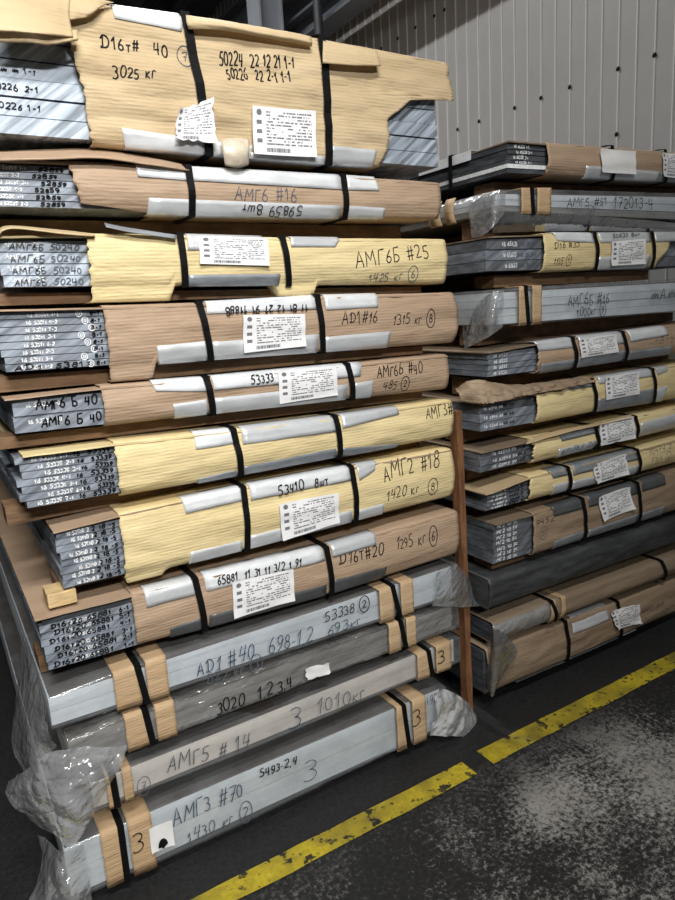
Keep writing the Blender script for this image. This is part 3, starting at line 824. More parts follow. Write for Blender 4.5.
sheet('torn_flap', [[(63, -4, 1.59), (80, -2, 1.588), (100, 0, 1.59), (114, 2, 1.595)], [(65, 8, 1.58), (78, 9, 1.578), (93, 11, 1.58), (100, 6, 1.59)], [(68, 20, 1.58), (75, 19, 1.578), (85, 17, 1.58), (92, 14, 1.588)]], 'straw', b.e, nu=12, crumple=0.006, freq=24, solid=0.004, ragged=0.05, seed=5)
sheet('torn_flap', [[(186, 15, 1.592), (225, 21, 1.588), (270, 29, 1.588), (311, 37, 1.592)], [(187, 22, 1.578), (225, 25, 1.573), (270, 34, 1.573), (312, 42, 1.58)], [(189, 29, 1.583), (222, 30, 1.58), (270, 38, 1.582), (312, 46, 1.588)]], 'straw', b.e, nu=10, crumple=0.003, freq=20, solid=0.003, ragged=0.04, seed=3)
sheet('torn_flap', [[(323, 41, 1.592), (350, 46, 1.59), (376, 51, 1.592)], [(323, 52, 1.578), (350, 55, 1.576), (379, 59, 1.58)], [(323, 63, 1.574), (350, 65, 1.572), (381, 66, 1.575)]], 'straw', b.e, nu=10, crumple=0.002, freq=20, solid=0.003, ragged=0.03, seed=6)
sheet('tape_curl', [[(221, 140, 1.592), (236, 138, 1.585), (249, 140, 1.592)], [(223, 152, 1.58), (237, 152, 1.572), (249, 152, 1.58)], [(225, 166, 1.592), (238, 168, 1.588), (248, 165, 1.594)]], 'tape', b.e, nu=10, nv=10, crumple=0.003, freq=30, solid=0.002)

b = B['L2'] = Bundle('L2', 'brown cardboard bundle marked АМГ6 #16, second from the top of the tall stack')
b.plates(6, 'alu_edge', jx=0.004); b.top_sheet('kraft')
b.wrap('kraft', 0.328, left_fn=lambda f: 0.328 + 0.018 * f + (0.16 * max(0, f - .86) / .14 if f > .86 else 0), jag=0.005)
b.strip([(135, 165), (186, 169), (186, 181), (137, 177)], 'white_strip', leg='top')
b.strip([(192, 169), (341, 178), (341, 190), (192, 181)], 'white_strip', leg='top'); b.strip([(347, 179), (376, 182), (378, 191), (347, 190)], 'white_strip', leg='top')
b.strip([(148, 198), (340, 206), (340, 218), (148, 213)], 'zinc', leg='bottom'); b.strip([(346, 206), (385, 208), (384, 218), (346, 218)], 'zinc', leg='bottom')
b.strap((188, 169), (193, 215)); b.strap((343, 178), (346, 218))
b.write('АМГ6 #16', (234, 200), (296, 202), 14, mat='pencil', thick=0.0028); b.write('59859 8шт', (301, 207), (242, 205), -9, off=0.0075, thick=0.0026)
for k in range(6):
    r_ = random.Random(k); j_ = r_.uniform(-.01, .01)
    b.plate_write(k, '16 52859 %d-%d' % (1 + k % 4, 1 + k % 2), .178 + j_, .237 + j_, .25, .5, 'whiteink', .0022); b.plate_write(k, '52859', .262 + j_, .312 + j_, .2, .6, 'ink', .0028)
sheet('torn_flap', [[(-4, 152, 1.66), (50, 150, 1.66), (100, 149, 1.655), (150, 158, 1.64), (189, 167, 1.62)], [(-4, 160, 1.585), (50, 159, 1.583), (100, 158, 1.583), (150, 165, 1.588), (189, 171, 1.595)]], 'kraft', b.e, nu=10, crumple=0.004, freq=12, solid=0.004, ragged=0.02, seed=4)

b = B['L3'] = Bundle('L3', 'yellow paper bundle with label marked АМГ6Б #25, uppermost of the yellow ones', wr=0.004)
b.plates(4, 'alu_sawn', jx=0.006, gap=0.002); b.top_sheet('yellow', left=0.0)
b.wrap('yellow', 0.345, jag=0.005, drops=((0.30, 0.535, 0.034), (0.80, 0.925, 0.028)))
b.strip([(187, 238), (263, 239), (264, 251), (187, 250)], 'zinc', leg='top'); b.strip([(290, 237), (339, 240), (334, 247), (290, 247)], 'zinc', leg='top')
b.strip([(188, 275), (280, 274), (280, 285), (188, 286)], 'grey_strip', leg='bottom')
b.strap((180, 237), (186, 286)); b.strap((282, 239), (290, 286))
b.label_patch([(198, 236), (267, 238), (268, 266), (199, 264)])
b.write('АМГ6Б #25', (355, 267), (427, 258), 15, thick=0.0032); b.write('1425 кг @6', (370, 283), (418, 278), 9, mat='pencil')
for k in range(4):
    b.plate_write(k, 'АМГ6Б 25', .18, .25, .42, .42, 'whiteink', .002); b.plate_write(k, 'АМГ6Б 50240', .19, .33, .12, .6, 'pencil', .0026)
sheet('torn_flap', [[(-4, 232, 1.65), (10, 226, 1.64), (60, 230, 1.64), (95, 234, 1.63)], [(-4, 236, 1.59), (12, 228, 1.585), (60, 233, 1.585), (95, 236, 1.59)]], 'straw', b.e, nu=8, crumple=0.003, freq=14, solid=0.003, seed=11)
sheet('edge_scrap', [[(104, 223, 1.60), (130, 228, 1.60), (176, 235, 1.60)], [(106, 227, 1.585), (130, 232, 1.585), (176, 239, 1.59)]], 'grey_strip', b.e, nu=6, crumple=0.003, freq=20, solid=0.0015, seed=1)

b = B['L4'] = Bundle('L4', 'brown bundle of eight plates marked АД1#16 1315 кг, fourth from the top')
b.plates(8, 'alu_edge', jx=0.010, jy=0.003); b.top_sheet('kraft')
b.wrap('kraft', 0.362, jag=0.003, drops=((0.30, 0.47, 0.036),), right_fn=lambda f: 1.386 + .012 * math.sin(f * 3))
b.strip([(206, 304), (316, 299), (316, 309), (206, 314)], 'white_strip', leg='top'); b.strip([(324, 298), (377, 296), (377, 307), (325, 310)], 'white_strip', leg='top')
b.strip([(156, 346), (206, 341), (209, 360), (160, 366)], 'zinc', leg='bottom'); b.strip([(211, 342), (318, 334), (318, 352), (213, 360)], 'zinc', leg='bottom'); b.strip([(325, 337), (391, 331), (389, 343), (325, 350)], 'zinc', leg='bottom')
b.strap((199, 305), (212, 360)); b.strap((317, 298), (324, 352))
b.label_patch([(241, 315), (303, 314), (305, 346), (243, 353)])
b.write('АД1#16', (341, 325), (376, 323), 12, thick=0.0028); b.write('1315 кг @8', (392, 325), (434, 323), 10, thick=0.0026)
b.write('11 81 12 21 91 11888', (306, 304), (224, 307), -7, off=0.0075, thick=0.003)
for k in range(8):
    b.plate_write(k, '16 53811 %d-%d' % (1 + (k * 3) % 7, 1 + k % 3), .205 - .004 * k, .268 - .004 * k, .22, .52, 'whiteink', .0022)
    b.plate_write(k, '@0', .305 + .012 * (k % 3), .318 + .012 * (k % 3), .2, .55, 'whiteink', .002); b.plate_write(k, '8-1', .335, .355, .2, .55, 'ink', .0026)
b.plate_write(7, 'АД1  53811', .165, .32, .1, .75, 'ink', .0028)

b = B['L5'] = Bundle('L5', 'thin brown bundle whose two plates are marked АМГ6 Б 40 in the tall stack')
b.plates(2, 'alu_edge', jx=0.004, gap=0.002); b.top_sheet('kraft', over=0.008, left=0.012)
b.wrap('kraft', 0.332, jag=0.002, left_fn=lambda f: .335)
b.strip([(151, 381), (205, 379), (206, 391), (155, 391)], 'white_strip', leg='top'); b.strip([(212, 380), (361, 365), (359, 376), (213, 390)], 'white_strip', leg='top')
b.strip([(172, 404), (206, 399), (208, 413), (175, 416)], 'zinc', leg='bottom'); b.strip([(213, 398), (346, 384), (347, 399), (214, 414)], 'zinc', leg='bottom'); b.strip([(354, 383), (371, 380), (372, 392), (354, 397)], 'zinc', leg='bottom')
b.strap((206, 380), (214, 414)); b.strap((347, 366), (354, 398))
b.label_patch([(277, 371), (335, 366), (337, 395), (279, 404)])
b.write('53333', (250, 384), (272, 381), 8, off=0.0075, thick=0.003); b.write('АМГ6Б #40', (376, 377), (421, 373), 11, thick=0.0032); b.write('485 @2', (383, 390), (409, 387), 8, thick=0.0024)
for k in range(2):
    b.plate_write(k, 'АМГ6 Б 40', .195 + .006 * k, .325 + .006 * k, .25, .58, 'ink', .0038); b.plate_write(k, '16 53333 4-0', .175, .245, .5, .26, 'whiteink', .002)

b = B['L6'] = Bundle('L6', 'yellow paper bundle marked АМГ3# with two straps, sixth from the top of the tall stack', wr=0.005, bulge=0.006)
b.plates(7, 'alu_edge', jx=0.016, jy=0.004); b.top_sheet('yellow', over=0.008, left=-0.02)
b.wrap('yellow', 0.348, jag=0.004)
b.strip([(194, 438), (234, 432), (235, 443), (195, 449)], 'white_strip', leg='top'); b.strip([(241, 432), (335, 419), (335, 431), (242, 444)], 'zinc', leg='top'); b.strip([(341, 417), (397, 405), (398, 414), (341, 428)], 'zinc', leg='top')
b.strip([(199, 479), (236, 470), (239, 476), (199, 484)], 'grey_strip', leg='bottom'); b.strip([(242, 467), (335, 448), (338, 457), (243, 475)], 'grey_strip', leg='bottom'); b.strip([(341, 448), (401, 444), (396, 449), (342, 457)], 'grey_strip', leg='bottom')
b.strap((233, 431), (242, 476)); b.strap((335, 417), (341, 458))
b.write('АМГ3#', (425, 419), (451, 414), 11, thick=0.003)
for k in range(7):
    j_ = .012 * (k % 3)
    b.plate_write(k, '16 53339 %d-1' % (k + 1), .168 + j_, .245 + j_, .22, .55, 'whiteink', .0024); b.plate_write(k, '16', .258 + j_ / 2, .272 + j_ / 2, .2, .6, 'ink', .0026); b.plate_write(k, '53339', .29 + j_ / 2, .34, .2, .65, 'ink', .003)

b = B['L7'] = Bundle('L7', 'yellow bundle with label marked АМГ2 #18 1420 кг, lowest of the yellow ones', wr=0.004, bulge=0.006)
b.plates(8, 'alu_edge', jx=0.008); b.top_sheet('kraft', over=0.006, left=0.002)
b.wrap('yellow', 0.337, jag=0.004, drops=((.30, .44, 0.014),), right_fn=lambda f: 1.362 + .006 * math.sin(3 * f))
b.strip([(182, 501), (241, 488), (242, 500), (185, 513)], 'white_strip', leg='top'); b.strip([(249, 487), (350, 468), (350, 480), (250, 500)], 'white_strip', leg='top'); b.strip([(357, 469), (376, 461), (374, 470), (358, 480)], 'zinc', leg='top')
b.strip([(190, 552), (242, 540), (243, 550), (190, 563)], 'zinc', leg='bottom'); b.strip([(249, 536), (351, 510), (353, 522), (250, 549)], 'zinc', leg='bottom'); b.strip([(358, 510), (383, 503), (384, 513), (358, 521)], 'zinc', leg='bottom')
b.strap((243, 489), (248, 550)); b.strap((351, 468), (357, 522))
b.label_patch([(277, 503), (336, 492), (338, 522), (281, 540)])
b.write('53410  8шт', (277, 495), (327, 483), 10, off=0.0075, thick=0.0032); b.write('АМГ2 #18', (383, 481), (438, 467), 16, thick=0.0036); b.write('1420 кг', (386, 501), (417, 492), 11, thick=0.0028); b.write('@8', (427, 492), (437, 489), 9, thick=0.0026)
for k in range(8):
    j_ = .008 * (k % 3)
    b.plate_write(k, '16 53410 2', .218 + j_, .268 + j_, .22, .55, 'whiteink', .0024); b.plate_write(k, '2 18 -5', .275 + j_ / 2, .328, .2, .62, 'ink', .003)

b = B['L8'] = Bundle('L8', 'brown corrugated bundle marked Д16т#20 1295 кг, lying on the film bundles', wr=0.002)
b.plates(7, 'alu_edge', jx=0.012, jy=0.005, mats=['alu_edge'] * 6 + ['alu_dark']); b.top_sheet('kraft', over=0.006, left=0.004)
b.wrap('kraft', 0.342, jag=0.002)
b.strip([(144, 594), (194, 581), (196, 594), (146, 607)], 'zinc', leg='top'); b.strip([(204, 579), (322, 550), (324, 560), (206, 591)], 'white_strip', leg='top'); b.strip([(331, 548), (375, 535), (375, 544), (332, 557)], 'zinc', leg='top')
b.strip([(170, 628), (200, 618), (203, 629), (171, 638)], 'dark_strip', leg='bottom'); b.strip([(209, 615), (326, 584), (327, 595), (210, 627)], 'dark_strip', leg='bottom'); b.strip([(333, 580), (386, 566), (386, 575), (334, 593)], 'dark_strip', leg='bottom')
b.strap((195, 581), (206, 630)); b.strap((326, 550), (333, 595))
b.label_patch([(231, 582), (292, 568), (294, 600), (233, 618)])
b.write('65881. 11 31 11 3/2 1 91', (217, 584), (300, 565), 8, off=0.0075, thick=0.003); b.write('Д16т#20', (338, 566), (382, 554), 12, thick=0.0036); b.write('1295 кг @6', (395, 549), (436, 540), 11, thick=0.003)
for k in range(1, 7):
    j_ = .006 * (k % 3)
    b.plate_write(k, 'Д16т20 65881', .148 + j_, .285 + j_, .18, .68, 'ink', .0032); b.plate_write(k, '%d-1' % (7 - k), .312, .335, .2, .6, 'ink', .003)
    b.plate_write(k, '16 65881', .19, .25, .3, .4, 'whiteink', .002)

b = B['L9'] = Bundle('L9', 'pale plate bundle in film marked АД1 #40 698-1,2 in the tall stack', film=True, bulge=0, wr=0)
b.plates(2, 'alu_pale', gap=0.002, jx=0.001, jy=0.001); b.film('film', 0.003)
for xa, xb in ((.273, .335), (.352, .405), (1.062, 1.115), (1.142, 1.19)): b.pad(xa, xb)
b.strap((137, 667), (147, 701)); b.strap((392, 587), (400, 617))
b.write('АД1 #40  698-1,2', (197, 676), (312, 641), 15, off=0.006, mat='bluepen', thick=0.003); b.write('822 кг @3', (207, 684), (262, 667), 11, off=0.006, mat='pencil', thick=0.0024)
b.write('53338 @2', (325, 622), (369, 606), 9, off=0.006, thick=0.0032); b.write('693кг', (327, 635), (360, 624), 10, off=0.006, mat='bluepen', thick=0.003)
sheet('film_sheet', [[(22, 632, 1.93), (32, 660, 1.77), (45, 699, 1.605)], [(17, 690, 1.88), (27, 712, 1.70), (47, 716, 1.59)], [(12, 738, 1.82), (26, 745, 1.66), (50, 736, 1.575)], [(15, 757, 1.75), (31, 776, 1.63), (57, 746, 1.575)]], 'film_thick', b.e, nu=44, nv=34, crumple=0.010, freq=15, seed=1)
sheet('film_sheet', [[(436, 573, 1.595), (455, 565, 1.60), (463, 571, 1.63), (470, 582, 1.67)], [(437, 590, 1.59), (458, 587, 1.592), (468, 592, 1.62), (475, 600, 1.66)], [(432, 606, 1.60), (455, 607, 1.60), (470, 607, 1.62), (480, 606, 1.66)]], 'film_thick', b.e, nu=22, nv=26, crumple=0.002, freq=22, seed=3)

b = B['L10'] = Bundle('L10', 'dull grey bundle in crinkled film marked 3020 1.2.3,4', film=True, bulge=0, wr=0)
b.plates(3, 'alu_grey', gap=0.002, jx=0.002, jy=0.002); b.film('film_crinkled', 0.010)
for xa, xb in ((.285, .342), (.362, .412), (1.09, 1.135), (1.158, 1.195)): b.pad(xa, xb)
b.strap((145, 713), (153, 742)); b.strap((400, 623), (406, 645))
b.write('3020  1.2.3,4', (216, 713), (291, 686), 12, off=0.010, thick=0.0038)
b.label_patch([(303, 667), (327, 661), (329, 672), (305, 680)], mat='paper', off=0.014, torn=0.2, name='torn_sticker')
sheet('film_sheet', [[(9, 780, 1.72), (30, 768, 1.63), (60, 750, 1.585), (128, 746, 1.575)], [(6, 793, 1.70), (35, 788, 1.60), (72, 780, 1.555), (122, 764, 1.56)], [(15, 808, 1.66), (45, 812, 1.585), (74, 808, 1.545), (106, 792, 1.555)], [(40, 826, 1.62), (55, 834, 1.58), (71, 849, 1.55), (90, 820, 1.555)]], 'film_thick', b.e, nu=60, nv=60, crumple=0.011, freq=24, seed=6)

b = B['L11'] = Bundle('L11', 'cream plate bundle in film marked АМГ5 #14 1010кг in the tall stack', film=True, bulge=0, wr=0)
b.plates(2, 'alu_cream', gap=0.001, jx=0.001, jy=0.001); b.film('film', 0.003)
for xa, xb in ((.222, .243), (.262, .285), (1.195, 1.245), (1.272, 1.335)): b.pad(xa, xb)
b.strap((112, 775), (117, 803)); b.strap((428, 652), (432, 672))
b.write('@7', (137, 792), (150, 788), 10, off=0.006, mat='pencil', thick=0.002); b.write('АМГ5 # 14', (167, 773), (249, 746), 16, off=0.006, mat='pencil', thick=0.003)
b.write('3', (288, 728), (300, 724), 20, off=0.006, mat='bluepen', thick=0.003); b.write('1010кг', (316, 715), (364, 698), 14, off=0.006, mat='pencil', thick=0.003)
b.write('3', (436, 664), (443, 661), 13, off=0.011, thick=0.003)

b = B['L12'] = Bundle('L12', 'lowest pale bundle of the tall stack, in film, marked АМГ3 #70 1430 кг', film=True, bulge=0, wr=0)
b.plates(2, 'alu_pale', gap=0.003, jx=0.001, jy=0.002); b.film('film', 0.003)
for xa, xb in ((.190, .243), (.258, .318), (1.105, 1.145), (1.168, 1.222)): b.pad(xa, xb)
b.strap((120, 825), (127, 877)); b.strap((403, 705), (409, 744))
b.write('АМГ3 #70', (173, 826), (242, 796), 16, off=0.006, mat='bluepen', thick=0.003); b.write('1430 кг @2', (188, 842), (252, 814), 12, off=0.006, mat='pencil', thick=0.0028)
b.write('5493-2,4', (260, 777), (296, 763), 8, off=0.006, thick=0.0036); b.write('3', (303, 781), (316, 776), 22, off=0.006, mat='bluepen', thick=0.0026)
b.write('3', (132, 852), (143, 847), 22, off=0.011, thick=0.003); b.write('3', (411, 727), (419, 723), 18, off=0.011, thick=0.003); b.write('492-4', (425, 706), (443, 696), 9, off=0.007, mat='pencil', thick=0.0022)
b.label_patch([(148, 827), (171, 818), (174, 843), (151, 852)], mat='paper', off=0.012, name='white_tag')
s_ = onY(163, 844, Y0 - .018)
mesh_obj('tag_mark', [(s_.x + a * .8, Y0 - 0.0205, s_.z - .004 + c * .75) for a, c in [(-.017, -.002)] + arc(0, 0, .016, .030, 175, 5, 8) + [(.006, -.004), (0, -.012), (-.006, -.004)]], [tuple(range(13))], 'ink', b.e)
sheet('film_sheet', [[(38, 832, 1.78), (52, 842, 1.68), (65, 852, 1.60), (84, 843, 1.598)], [(42, 858, 1.72), (50, 866, 1.64), (62, 874, 1.585), (88, 868, 1.59)], [(36, 885, 1.68), (46, 890, 1.62), (66, 892, 1.575), (90, 888, 1.585)], [(26, 906, 1.66), (45, 910, 1.60), (70, 912, 1.57), (92, 900, 1.58)]], 'film_thick', b.e, nu=44, nv=34, crumple=0.012, freq=20, seed=8)
sheet('film_sheet', [[(434, 694, 1.597), (447, 690, 1.60), (462, 698, 1.62), (471, 706, 1.66)], [(435, 714, 1.585), (452, 712, 1.58), (468, 716, 1.60), (479, 722, 1.64)], [(430, 736, 1.585), (450, 737, 1.575), (468, 736, 1.59), (482, 734, 1.62)]], 'film_white', b.e, nu=40, nv=44, crumple=0.012, freq=26, seed=12)

# ---- darker stack on the right, top to bottom
b = B['R1'] = Bundle('R1', 'topmost brown bundle of the darker stack, one bright plate among dark plates')
b.plates(6, 'alu_dark', mats=['alu_dark', 'whiteink', 'alu_dark', 'alu_dark', 'alu_dark', 'alu_dark'], thick=[1, 1, .8, 1.2, 1, 1.2], jx=0.006)
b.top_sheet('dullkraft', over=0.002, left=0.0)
b.wrap('kraft', 1.785, jag=0.004)
b.strip([(584, 166), (660, 172), (660, 181), (585, 176)], 'zinc', leg='bottom'); b.strip([(660, 172), (690, 174), (690, 183), (660, 181)], 'grey_strip', leg='bottom')
b.strap((611, 149), (614, 179)); b.strap((664, 152), (667, 181))
b.label_patch([(597, 149), (632, 152), (633, 175), (599, 173)], off=0.012, mat='paper'); b.label_patch([(659, 153), (682, 155), (682, 179), (661, 177)], off=0.012)
for k in range(4): b.plate_write(k, '16 65338 %d-1' % (k + 1), 1.655 + .01 * (k % 2), 1.72 + .015 * (k % 2), .25, .6, 'whiteink', .0022)
p0, p1 = onX(472, 153, b.x0), onX(438, 169, b.x0)
mesh_obj('edge_protector', [(b.x0 - .004, p0.y, b.zt(b.x0) + .008), (b.x0 - .004, p1.y + .1, b.zt(b.x0) + .008), (b.x0 - .006, p1.y + .1, b.zt(b.x0) - .022), (b.x0 - .006, p0.y, b.zt(b.x0) - .022), (b.x0 + .04, p0.y, b.zt(b.x0) + .009), (b.x0 + .04, p1.y + .1, b.zt(b.x0) + .009)], [(0, 1, 2, 3), (0, 4, 5, 1)], 'white_strip', b.e, solid=0.0015)
mesh_obj('strap', [(b.x0 - .009, 1.862, b.zt(b.x0) + .012), (b.x0 - .009, 1.880, b.zt(b.x0) + .012), (b.x0 - .009, 1.880, b.zb(b.x0) - .006), (b.x0 - .009, 1.862, b.zb(b.x0) - .006), (b.x1, 1.862, b.zt(b.x1) + .012), (b.x1, 1.880, b.zt(b.x1) + .012)], [(0, 1, 2, 3), (0, 4, 5, 1)], 'strap', b.e, solid=0.0012)

b = B['R2'] = Bundle('R2', 'film wrapped bundle marked 172013-4 under the topmost bundle of the darker stack', film=True, bulge=0, wr=0)
b.plates(3, 'alu_grey', gap=0.002, mats=['alu_grey', 'alu_pale', 'alu_pale']); b.film('film', 0.006)
for xa, xb in ((1.668, 1.712), (1.738, 1.800)): b.pad(xa, xb)
b.strap((531, 191), (533, 212))
b.write('АМГ5 #51', (566, 207), (606, 206), 8, off=0.006, mat='ink', thick=0.0028); b.write('1000 @6', (571, 214), (593, 214), 6, off=0.006, mat='pencil', thick=0.0024); b.write('172013-4', (612, 209), (652, 209), 11, off=0.006, thick=0.003)
sheet('film_sheet', [[(470, 201, 1.76), (484, 195, 1.68), (498, 191, 1.60), (508, 190, 1.598)], [(470, 219, 1.74), (482, 214, 1.66), (495, 208, 1.59), (505, 207, 1.592)], [(472, 238, 1.70), (480, 237, 1.64), (491, 229, 1.585), (503, 214, 1.59)]], 'film_thick', b.e, nu=30, nv=30, crumple=0.010, freq=24, seed=21)
sheet('film_sheet', [[(505, 211, 1.60), (560, 213, 1.60), (620, 218, 1.60), (690, 224, 1.60)], [(495, 224, 1.61), (560, 222, 1.605), (620, 226, 1.605), (690, 230, 1.60)], [(492, 233, 1.64), (560, 231, 1.63), (620, 231, 1.62), (690, 232, 1.61)]], 'film_grey', b.e, nu=16, nv=50, crumple=0.006, freq=12, seed=25)
for ya, yb in ((1.80, 1.845), (1.87, 1.93)):
    zc = (b.zt(b.x0) + b.zb(b.x0)) / 2
    V = []
    for j in range(9):
        a = math.radians(-70 + 140 * j / 8)
        V += [(b.x0 - 0.012 - .02 * math.cos(a), ya, zc + .042 * math.sin(a)), (b.x0 - 0.012 - .02 * math.cos(a), yb, zc + .042 * math.sin(a))]
    mesh_obj('cardboard_pad', V, [(2 * j, 2 * j + 1, 2 * j + 3, 2 * j + 2) for j in range(8)], 'pad', b.e, smooth=True, solid=0.004)

b = B['R3'] = Bundle('R3', 'yellow paper bundle of three dark plates marked Д16 #35 in the darker stack')
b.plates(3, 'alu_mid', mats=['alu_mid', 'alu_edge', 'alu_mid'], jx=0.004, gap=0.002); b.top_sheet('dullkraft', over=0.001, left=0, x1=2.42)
b.wrap('yellow', 1.768, 2.42, jag=0.004, endcap=False, right_fn=lambda f: 2.405 + .03 * math.sin(f * 5))
b.strip([(553, 233), (592, 234), (593, 243), (556, 241)], 'white_strip', leg='top'); b.strip([(598, 234), (649, 233), (649, 242), (599, 243)], 'zinc', leg='top'); b.strip([(654, 233), (690, 232), (690, 241), (654, 242)], 'zinc', leg='top')
b.strip([(598, 257), (649, 255), (649, 266), (598, 269)], 'zinc', leg='bottom')
b.strap((594, 235), (597, 270)); b.strap((651, 233), (653, 268))
b.label_patch([(609, 242), (643, 239), (644, 264), (610, 266)])
b.write('Д16 #35', (553, 250), (578, 247), 7, thick=0.0024); b.write('1135 @1', (553, 265), (571, 263), 6, thick=0.0022); b.write('50633 8шт', (611, 238), (638, 236), 4, off=0.0075, thick=0.002)
for k in range(3): b.plate_write(k, '16 65633', 1.60 + .006 * k, 1.665, .3, .4, 'whiteink', .0026); b.plate_write(k, 'Д16 35 3-1', 1.67, 1.755, .3, .36, 'pencil', .0024)

b = B['R4'] = Bundle('R4', 'pale film wrapped bundle marked АМГ6Б #16 in the darker stack', film=True, bulge=0, wr=0)
b.plates(4, 'alu_pale', gap=0.001); b.film('film', 0.007)
for xa, xb in ((1.655, 1.692), (1.715, 1.757)): b.pad(xa, xb)
b.strap((525, 290), (528, 325))
b.write('АМГ6Б #16', (567, 307), (608, 303), 11, off=0.006, thick=0.003); b.write('1000кг @9', (576, 317), (605, 313), 8, off=0.006, thick=0.0026); b.write('~А~~', (650, 302), (682, 298), 11, off=0.006, thick=0.0032)
sheet('film_sheet', [[(462, 318, 1.82), (476, 305, 1.72), (491, 293, 1.605), (503, 290, 1.598)], [(463, 334, 1.78), (476, 326, 1.68), (490, 317, 1.595), (502, 310, 1.59)], [(465, 349, 1.72), (477, 343, 1.65), (490, 336, 1.59), (503, 327, 1.59)]], 'film_thick', b.e, nu=34, nv=34, crumple=0.009, freq=24, seed=31)

b = B['R5'] = Bundle('R5', 'brown bundle of four plates with silver edge strips below the АМГ6Б #16 film bundle')
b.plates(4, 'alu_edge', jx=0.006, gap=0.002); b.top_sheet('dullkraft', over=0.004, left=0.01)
b.wrap('kraft', 1.742, jag=0.010)
b.strip([(535, 341), (573, 338), (574, 347), (538, 351)], 'zinc', leg='top'); b.strip([(578, 338), (624, 333), (625, 343), (578, 347)], 'zinc', leg='top'); b.strip([(628, 334), (665, 328), (667, 335), (629, 342)], 'white_strip', leg='top')
b.strip([(541, 364), (573, 359), (574, 368), (541, 373)], 'grey_strip', leg='bottom'); b.strip([(578, 357), (624, 350), (625, 360), (578, 367)], 'grey_strip', leg='bottom'); b.strip([(629, 351), (671, 346), (671, 354), (629, 359)], 'grey_strip', leg='bottom')
b.strap((572, 339), (576, 368)); b.strap((622, 334), (627, 360))
b.label_patch([(577, 339), (614, 334), (616, 352), (579, 358)])
b.write('1812', (653, 345), (672, 342), 6, mat='pencil', thick=0.002)
for k in range(4): b.plate_write(k, '16 6533', 1.56, 1.62, .25, .55, 'whiteink', .0026)

b = B['R6'] = Bundle('R6', 'straw yellow bundle of three sawn plates with crumpled card on top in the darker stack')
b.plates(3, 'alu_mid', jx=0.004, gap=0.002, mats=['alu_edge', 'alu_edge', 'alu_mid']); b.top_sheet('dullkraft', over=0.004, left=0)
b.wrap('yellow', 1.738, jag=0.006)
b.strip([(563, 384), (592, 379), (594, 386), (569, 390)], 'grey_strip', leg='top'); b.strip([(598, 378), (652, 370), (653, 376), (598, 384)], 'zinc', leg='top'); b.strip([(656, 369), (668, 365), (666, 371), (657, 375)], 'zinc', leg='top')
b.strip([(597, 399), (653, 388), (655, 402), (598, 411)], 'grey_strip', leg='bottom'); b.strip([(656, 389), (666, 385), (664, 396), (657, 401)], 'zinc', leg='bottom')
b.strap((592, 379), (596, 411)); b.strap((652, 370), (655, 403))
b.label_patch([(604, 377), (638, 371), (637, 394), (604, 400)])
for k in range(3): b.plate_write(k, '16 6546 66', 1.515, 1.60, .35, .32, 'whiteink', .0024); b.plate_write(k, '46 66', 1.60, 1.65, .4, .32, 'ink', .0022)
sheet('torn_flap', [[(456, 389, 1.74), (474, 380, 1.66), (520, 384, 1.63), (594, 375, 1.62)], [(461, 394, 1.68), (484, 390, 1.61), (525, 389, 1.60), (594, 378, 1.60)], [(464, 400, 1.66), (490, 403, 1.588), (535, 394, 1.588), (596, 382, 1.592)]], 'dimkraft', b.e, nu=24, nv=80, crumple=0.012, freq=40, solid=0.002, ragged=0.10, seed=33, smooth=False)

b = B['R7'] = Bundle('R7', 'thin yellow bundle of dark plates with a handwritten grey strip in the darker stack')
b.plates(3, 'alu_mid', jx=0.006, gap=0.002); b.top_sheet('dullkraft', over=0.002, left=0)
b.wrap('yellow', 1.722, jag=0.010)
b.strip([(558, 434), (593, 427), (594, 433), (561, 441)], 'grey_strip', leg='top'); b.strip([(639, 423), (690, 409), (690, 415), (640, 432)], 'zinc', leg='bottom'); b.strip([(557, 449), (594, 440), (595, 447), (558, 456)], 'zinc', leg='bottom')
b.strap((595, 427), (598, 448)); b.strap((635, 417), (638, 437))
b.label_patch([(598, 424), (632, 416), (635, 438), (599, 446)], torn=0.05)
b.write('611585 20', (560, 454), (593, 445), 5, off=0.0075, mat='pencil', thick=0.002)
for k in range(3): b.plate_write(k, '16 62545 54', 1.55, 1.66, .3, .45, 'whiteink', .0022); b.plate_write(k, '545', 1.66, 1.70, .3, .5, 'ink', .0024)
sheet('torn_flap', [[(528, 439, 1.625), (560, 430, 1.62), (600, 422, 1.62), (632, 414, 1.62)], [(527, 444, 1.592), (562, 434, 1.588), (600, 425, 1.588), (632, 418, 1.592)]], 'straw', b.e, nu=8, nv=40, crumple=0.006, freq=26, solid=0.002, ragged=0.05, seed=36)

b = B['R8'] = Bundle('R8', 'yellow bundle with a bulging torn white label in the darker stack')
b.plates(5, 'alu_mid', jx=0.014, gap=0.0016); b.top_sheet('straw', over=0.010, left=0.012)
b.wrap('yellow', 1.704, jag=0.008)
b.strip([(549, 471), (566, 467), (568, 474), (552, 478)], 'grey_strip', leg='top'); b.strip([(572, 467), (636, 451), (638, 459), (572, 475)], 'grey_strip', leg='top'); b.strip([(572, 481), (638, 464), (639, 473), (572, 490)], 'zinc', leg='bottom'); b.strip([(552, 485), (567, 481), (568, 490), (553, 494)], 'zinc', leg='bottom')
b.strap((567, 468), (571, 491)); b.strap((637, 450), (640, 474))
b.label_patch([(591, 464), (625, 453), (627, 474), (594, 484)], torn=0.08, curl=0.008)
b.write('10474 2', (648, 455), (670, 448), 5, mat='pencil', thick=0.002); b.write('1354 @6', (650, 465), (670, 459), 6, mat='pencil', thick=0.002)
